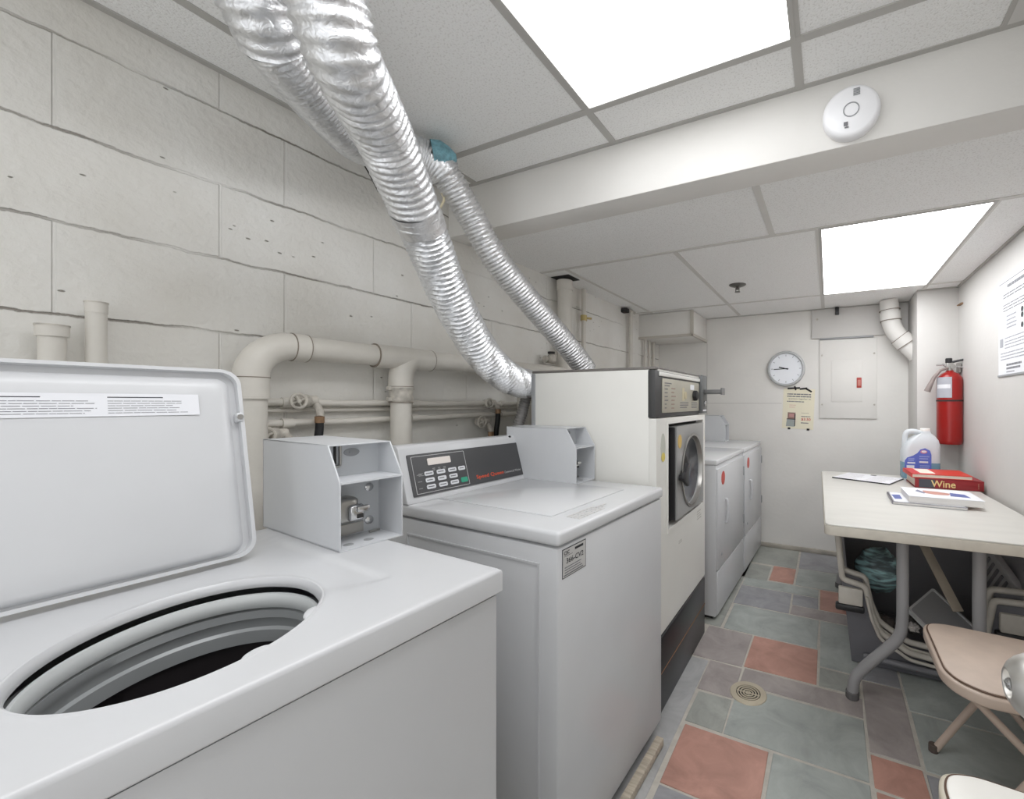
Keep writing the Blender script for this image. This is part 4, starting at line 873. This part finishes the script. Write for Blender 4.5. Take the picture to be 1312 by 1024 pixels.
mb = MB(); mb.box(-.10, -.03, .03, .20, .022, .0226); mb.build('label_patch', mat('cream_label', (238, 228, 212), .6), cv)
t = thing('book', 'white softcover book with picture cover lying in front of the red books', 'book', (.455, 2.375, TZ + .0125), R(1))
mb = MB(); mb.box(-.130, .138, -.10, .115, .0005, .0275, bev=.001, seg=1); pg = mb.build('pages', mat('white_page_block', (232, 230, 228), .6, stretch=(1, 1, 80), var=.05), t)
mb = MB(); mb.box(-.132, .140, -.102, .117, .0275, .030, bev=.0006, seg=1); cv = mb.build('cover', M_paper, t)
mb = MB(); mb.prism([(-.06, .0), (-.02, -.03), (.03, -.025), (.05, .02), (.0, .05), (-.05, .06)], 'z', .030, .0306, 0); mb.prism([(.035, -.04), (.105, -.05), (.10, .02), (.05, .04)], 'z', .030, .0308, 1); mb.prism([(-.085, .03), (-.06, -.02), (-.05, .0), (-.07, .07)], 'z', .030, .0309, 2); mb.build('cover_picture', [mat('pic_rose', (190, 140, 128), .6), mat('pic_blue', (92, 104, 160), .6), mat('pic_slate', (120, 124, 146), .6)], cv)
t = thing('book', 'thin grey edged book half hidden beneath the white softcover book', 'book', (.41, 2.375, TZ), R(-1))
mb = MB(); mb.box(-.145, .125, -.115, .12, .0005, .0115, bev=.001, seg=1); pg = mb.build('pages', MATS['white_page_block'], t)
mb = MB(); mb.box(-.147, .127, -.117, .122, .0005, .002); mb.box(-.147, .127, -.117, .122, .0105, .0122); mb.box(-.148, -.144, -.117, .122, .0005, .0122); cv = mb.build('cover', mat('grey_cover', (150, 148, 156), .5), t)
mb = MB(); mb.box(-.138, .12, -.108, .115, .0122, .0126, 0); mb.prism([(-.13, -.05), (-.1, -.04), (-.1, .06), (-.135, .05)], 'z', .0126, .0129, 1); mb.build('cover_print', [M_paper, MATS['pic_blue']], cv)

# cleaner jug
t = thing('cleaner_jug', 'clear plastic handled jug of blue cleaner with blue label on the table', 'bottle', (.500, 3.105, TZ), R(8))
def jl(s, z, dx=0): return [(p[0] * s + dx, p[1] * (.4 + .6 * s), z) for p in rrect(-.098, .098, -.05, .05, .03, 5)]
mb = MB(); M_jug = mat('jug_plastic', (232, 237, 241), .3, trans=.3)
mb.loft([jl(.96, .001), jl(1, .012), jl(1, .10)], 0, cap0=True); mb.build('liquid', mat('blue_cleaner', (128, 168, 190), .2, trans=.15), t)
mb = MB(); mb.loft([jl(1.0, .0985), jl(1, .165), jl(.94, .20, .006), jl(.78, .235, .014), jl(.50, .262, .022), jl(.26, .276, .028), jl(.24, .288, .028)], 0, cap1=True); mb.build('body', M_jug, t)
mb = MB(); mb.tube([(.015, 0, .272), (-.03, 0, .285), (-.066, 0, .280), (-.078, 0, .25), (-.080, 0, .20), (-.084, 0, .15)], .015, 16, n=6); mb.build('handle', M_jug, t)
mb = MB(); mb.cyl((.028, 0, .284), .026, .020, 'z', 24, bev=.003); mb.build('cap', mat('white_cap', (244, 240, 236), .4), t)
mb = MB(frame((0, -.0508, 0), (1, 0, 0), (0, 0, 1)))
mb.prism([(-.093, .050), (.036, .045), (.044, .06), (.044, .15), (.036, .175), (.012, .188), (-.012, .180), (-.028, .158), (-.05, .142), (-.08, .130), (-.093, .112)], 'z', 0, .0012); lb = mb.build('label_sheet', mat('label_blue', (92, 110, 196), .45, var=.08, vscale=30), t)
mb = MB(frame((0, -.0520, 0), (1, 0, 0), (0, 0, 1)))
mb.lathe([(.018, 0), (.018, .0008), (0, .0008)], (.005, .166, 0), 'z', 20, 1, 1, .6); mb.lathe([(.013, .0008), (.013, .0012), (0, .0012)], (.006, .168, 0), 'z', 20, 0, 1, .5); rows(mb, -.018, .032, [.100], .010, 0, .0008, 0, False); rows(mb, -.018, .036, [.135, .122], .006, 2, .0008, .2); rows(mb, -.015, .036, [.080, .068], .006, 2, .0008, .2); rows(mb, -.08, -.035, [.094], .009, 0, .0008, 0, False); mb.box(-.084, -.044, .062, .084, 0, .0008, 0); rows(mb, -.075, -.04, [.110, .120], .006, 2, .0008, .2)
mb.build('label_print', [M_paper, mat('label_pink', (196, 130, 150), .5), mat('label_pale', (150, 164, 216), .5)], lb)

# ------------------------------------------------------------------ bins under the table
def rounded_path(pts, r, n=5):
    out = [pts[0]]
    for a, b, c_ in zip(pts, pts[1:], pts[2:]):
        a, b, c_ = Vector(a), Vector(b), Vector(c_); d1 = (a - b).normalized(); d2 = (c_ - b).normalized(); q = min(r, (a - b).length * .45, (c_ - b).length * .45)
        p, s = b + d1 * q, b + d2 * q
        for k in range(n + 1):
            u = k / n; out.append(tuple((1 - u) ** 2 * p + 2 * u * (1 - u) * b + u * u * s))
    out.append(pts[-1]); return out
def recycling_bin(lab, dz, dy, full, ms):
    t = thing('recycling_bin', lab, 'bin', (.375, 2.42, dz), group='nested recycling bins under the table')
    yb, yt = 2.185 - dy, 2.085 - dy          # front wall leans out towards the top
    def FY(z): return yb + (yt - yb) * z / .6
    def ex(z): return .285 + .06 * z / .6
    HX = [(-.345, .60), (-.325, .395), (-.235, .375), (-.212, .26), (-.178, .175), (-.07, .105), (.07, .095), (.165, .14), (.185, .26), (.20, .405), (.325, .41), (.345, .60)]
    path = rounded_path(HX, .018); cxb = .38
    top = [(cxb + x, FY(z), z) for x, z in path]
    mb = MB()
    poly = top + [(cxb + .285, FY(.006), .006), (cxb - .285, FY(.006), .006)]
    A = [mb.v(p) for p in poly]; A2 = [mb.v((p[0], p[1] + .008, p[2])) for p in poly]; n = len(poly)
    mb.f(A); mb.f(A2[::-1])
    for i in range(n): mb.f([A[i], A[(i + 1) % n], A2[(i + 1) % n], A2[i]])
    # floor, back, sides
    yk = 2.74 if full else 2.715; sw = 0. if full else .012
    mb.box(cxb - .285, cxb + .285, yb, yk - .04, .004, .012)
    for sg in (-1, 1):
        q = [(cxb + sg * (.285 - sw), yb, .004), (cxb + sg * (.345 - sw), yt, .6), (cxb + sg * (.345 - sw), yk, .6), (cxb + sg * (.285 - sw), yk - .04, .004)]
        mb.loft([q, [(p[0] - sg * .008, p[1], p[2]) for p in q]], cap0=True, cap1=True)
    mb.box(cxb - .31, cxb + .31, yk - .03, yk - .02, .004, .42)
    mb.bm.normal_update(); bmesh.ops.recalc_face_normals(mb.bm, faces=mb.bm.faces)
    for vtx in mb.bm.verts: vtx.co.z += dz
    mb.build('shell', ms, t, world=True)
    mb = MB(); mb.tube([(p[0], p[1] - .004, p[2] + dz) for p in top], .0125, 10); mb.build('lip', M_binL, t, world=True)
    mb = MB(); mb.tube([(p[0], p[1] - .020, p[2] + dz - .022) for p in top if p[2] < .36], .007, 10); mb.build('lip', M_binL, t, world=True)
    if full:
        for s, x0, x1 in ((-1, .04, .135), (1, .60, .70)):
            mb = MB(); mb.box(x0, x1, FY(.33) - .02, FY(.33) + .004, .285 + dz, .36 + dz, bev=.006); mb.build('handle_pocket', M_binL, t, world=True)
            mb = MB(); mb.box(x0 - .012, x1 + .006, FY(.28) - .03, FY(.28) + .004, .255 + dz, .285 + dz, bev=.008); mb.build('handle_grip', M_dark, t, world=True)
        mb = MB(); mb.tube([(cxb - .24 + .048 * k, FY(.05) - .012 - .012 * math.sin(math.pi * k / 10), .05 + dz) for k in range(11)], .013, 10, n=3); mb.build('foot_rail', mat('mid_grey_plastic', (120, 120, 124), .5), t, world=True)
        bm_ = mat('embossed_dark', (60, 60, 64), .5)
        mb = MB(frame((.37, FY(.075) - .006, .072 + dz), (1, 0, 0), (0, 0, 1))); rows(mb, 0, .09, [.012, .0], .008, 0, .004, .2); mb.build('embossed_mark', bm_, t, world=True)
    return t
recycling_bin('dark grey recycling bin with pale lip under the table, lowest of the nested stack', 0., 0., True, M_binD)
recycling_bin('grey recycling bin under the table, nested inside the lowest one', .030, -.035, False, mat('lightened_bin_plastic', (140, 138, 142), .5, var=.05))  # inner bin's lighter grey stands in for light missing inside the stack

rn = random.Random(3)
def lumpy(seed, a): return lambda d: 1 + a * mnoise.noise(d * 2.5 + Vector((seed, 0, 0))) + a * .5 * mnoise.noise(d * 6 + Vector((seed, 2, 0)))
mb = MB(); mb.sphere((.215, 2.40, .362), (.096, .096, .104), 40, 28, fn=lumpy(1, .10))
tag(seat_origin(mb.build('yarn_ball', M_teal), (.215, 2.40, .26)), 'round teal striped bundle inside the recycling bin', 'bundle')
t = thing('plastic_tray', 'grey plastic tray tilted up inside the recycling bin', 'tray', (.43, 2.28, .2))
TM = frame((.318, 2.225, .265), (.11, .14, .052), (.235, .02, -.10))
mb = MB(TM); mb.prism(rrect(0, .19, 0, .22, .012, 4), 'z', 0, .004); mb.build('sheet', mat('tray_grey', (158, 158, 160), .5), t, world=True)
mb = MB(TM); mb.ring(rrect(-.004, .194, -.004, .224, .014, 4), rrect(.004, .186, .004, .216, .010, 4), 'z', -.006, .014); mb.build('rim', mat('tray_rim', (206, 206, 206), .5), t, world=True)
mb = MB(frame((.395, 2.50, .53), (.055, -.115, -.13), (.8, .4, .1))); mb.box(0, .36, -.022, .022, 0, .006, bev=.002)
tag(seat_origin(mb.build('cardboard_strip', mat('cardboard', (206, 194, 176), .7, var=.08)), (.53, 2.25, .24)), 'long pale cardboard strip leaning diagonally in the recycling bin', 'cardboard')
t = thing('plastic_crate', 'dark ribbed plastic crate side leaning behind the right table leg', 'crate', (.66, 2.3, .3))
CMt = frame((.63, 2.33, .56), (.085, -.2, -.17), (0, -.3, 1))
mb = MB(CMt); mb.box(0, .30, -.20, 0, 0, .012, bev=.004); mb.box(0, .30, -.022, .006, -.008, .02, bev=.004); pl = mb.build('panel', mat('crate_dark', (170, 168, 168), .5), t, world=True)
for k in range(9):
    mb = MB(CMt); mb.box(.03 + k * .028, .042 + k * .028, -.17, -.035, .010, .018, bev=.002); mb.build('rib', mat('crate_rib', (112, 110, 112), .5), pl, world=True)
for i, (x, y, z, s, cl, lab) in enumerate(((.235, 2.30, .150, .042, (92, 84, 80), 'brown crumpled paper at the left of the junk in the recycling bin'), (.335, 2.36, .145, .04, (120, 116, 112), 'grey crumpled paper in the middle of the recycling bin'), (.425, 2.32, .13, .04, (84, 96, 108), 'blue grey crumpled paper under the tilted tray'), (.34, 2.25, .18, .022, (206, 200, 196), 'small white crumpled tissue beside the tilted tray'))):
    mb = MB(); mb.sphere((x, y, z), (s, s, s * .75), 22, 14, fn=lumpy(10 + i, .5)); tag(seat_origin(mb.build('crumpled_paper', mat('crumple_%s' % 'abcd'[i], cl, .7)), (x, y, z - s * .7)), lab, 'paper')

# ------------------------------------------------------------------ folding chairs (both face the machines)
def folding_chair(lab, x0, x1, y0, y1, zs, Mpad, Mfr, piping):
    t = thing('folding_chair', lab, 'chair', ((x0 + x1) / 2, (y0 + y1) / 2, 0))
    def sh(i, r): return [(x0 + i + .055, y1 - i), (x1 - i, y1 - i - .02), (x1 - i, y0 + i + .02), (x0 + i + .075, y0 + i), (x0 + i + .022, y0 + .035 + i * .6), (x0 + i, y0 + .085), (x0 + i, y1 - .06), (x0 + i + .012, y1 - .02 - i * .6)]
    sh0 = sh
    def sh(i, r):
        p = [q + (0.,) for q in sh0(i, r)]; return [q[:2] for q in rounded_path([p[-1]] + p + [p[0]], .03, 4)[1:-1]]
    mb = MB(); mb.prism(sh(0, 0), 'z', zs - .034, zs - .004, bev=.006, seg=3); se = mb.build('seat_pan', Mfr, t, world=True)
    mb = MB(); mb.prism(sh(.012, 0), 'z', zs - .006, zs + .003, bev=.0035, seg=3); mb.build('seat_pad', Mpad, t, world=True)
    pts = [(p[0], p[1], zs - .001) for p in sh(.011, 0)]
    mb = MB(); mb.tube(pts + [pts[0]], .0026, 8); mb.build('piping', piping, t, world=True)
    for y in (y0 + .03, y1 - .0):
        mb = MB(); mb.tube([(x0 + .046, y, .012), (x0 + .255, y, .375), (x0 + .36, y, .56), (x0 + .395, y, .70), (x0 + .40, y, .84)], .011, 14, n=5); a = mb.build('front_leg', Mfr, t, world=True)
        mb = MB(); mb.cyl((x0 + .040, y, .001), .014, .026, 'z', 14, bev=.002); mb.build('foot_cap', mat('brown_rubber', (84, 72, 66), .6), a, world=True)
        yi = y + (.02 if y < (y0 + y1) / 2 else -.02)
        mb = MB(); mb.tube([(x0 + .055, yi, zs - .03), (x0 + .18, yi, .285), (x1 + .02, yi, .012)], .010, 14); a = mb.build('rear_leg', Mfr, t, world=True)
        mb = MB(); mb.cyl((x1 + .02, yi, .001), .013, .024, 'z', 14, bev=.002); mb.build('foot_cap', MATS['brown_rubber'], a, world=True)
    mb = MB(); mb.tube([(x0 + .40, y0 + .03, .83), (x0 + .40, y1, .83)], .011, 12); mb.box(x0 + .388, x0 + .40, y0 + .035, y1 - .005, .66, .82, bev=.004); mb.build('backrest', Mfr, t, world=True)
    return t
folding_chair('tan metal folding chair with tan vinyl seat in front of the table', .278, .655, 1.352, 1.738, .44, M_tan, M_tanM, M_brown)
folding_chair('cream folding chair with white seat at the bottom right, nearest the camera', .190, .62, .70, 1.06, .44, M_padW, M_creamM, M_brown)

# floor drain
t = thing('floor_drain', 'round brass floor drain grate set in the slate floor', 'drain', (-.292, 1.762, 0))
c = (-.292, 1.762, .0025)
mb = MB(); mb.lathe([(.072, 0), (.070, .0025), (.048, .0035), (.047, .0015)], c, 'z', 48); mb.build('rim', mat('drain_brass', (190, 180, 160), .45, .3, var=.1), t, world=True)
mb = MB(); mb.lathe([(.048, .0008), (0, .0008)], c, 'z', 40); mb.build('sump', M_black, t, world=True)
mb = MB()
for r_ in (.008, .019, .030, .041): mb.lathe([(r_ - .0028, .0009), (r_ - .0025, .0032), (r_ + .0025, .0032), (r_ + .0028, .0009)], c, 'z', 40)
mb.box(c[0] - .045, c[0] + .045, c[1] - .003, c[1] + .003, c[2] + .0009, c[2] + .003); mb.build('grate', MATS['drain_brass'], t, world=True)

# ------------------------------------------------------------------ open door at the right edge, knob in view
mb = MB(); mb.box(.199, .239, -.24, .52, .01, 2.02, bev=.002)
d = struct(mb.build('door_1', M_paintG))
mb = MB(); kc = (.199, .455, .942)
mb.lathe([(p * .9, q * .9) for p, q in [(.033, 0), (.033, -.004), (.026, -.010), (.014, -.013), (.013, -.018), (.019, -.021), (.0255, -.027), (.0295, -.035), (.031, -.043), (.0305, -.050), (.0285, -.057), (.025, -.0635), (.020, -.069), (.0135, -.073), (.0118, -.0725), (.0105, -.066), (.0, -.066)]], kc, 'x', 48)
kn = mb.build('door_knob', mat('satin_nickel', (222, 220, 216), .32, 1.0), d); kn['label'] = 'round satin silver knob'
mb = MB(); mb.lathe([(.005, -.058), (.005, -.0645), (.0036, -.0658), (0, -.0658)], kc, 'x', 18); mb.box(kc[0] - .0666, kc[0] - .0655, kc[1] - .004, kc[1] + .004, kc[2] - .0008, kc[2] + .0008); mb.build('lock_button', M_chrome, kn)

# ------------------------------------------------------------------ repeats share a group
GROUPS = {'washing_machine': 'top loading washers', 'coin_box': 'coin boxes on the machines', 'clothes_dryer': 'white dryers at the back', 'book': 'books on the table',
          'folding_chair': 'folding chairs', 'ceiling_light': 'fluorescent ceiling panels', 'water_pipe': 'thin water pipes on the block wall', 'vertical_pipe': 'vertical pipes in the far left corner',
          'foil_duct': 'silver foil ducts', 'tap_valve': 'painted tap valves', 'fill_hose': 'black fill hoses', 'crumpled_paper': 'crumpled papers in the bin', 'standpipe': 'standpipes behind the raised lid'}
for o in SC.objects:
    g = GROUPS.get(o.name.split('.')[0])
    if g and not o.parent and 'category' in o: o['group'] = g
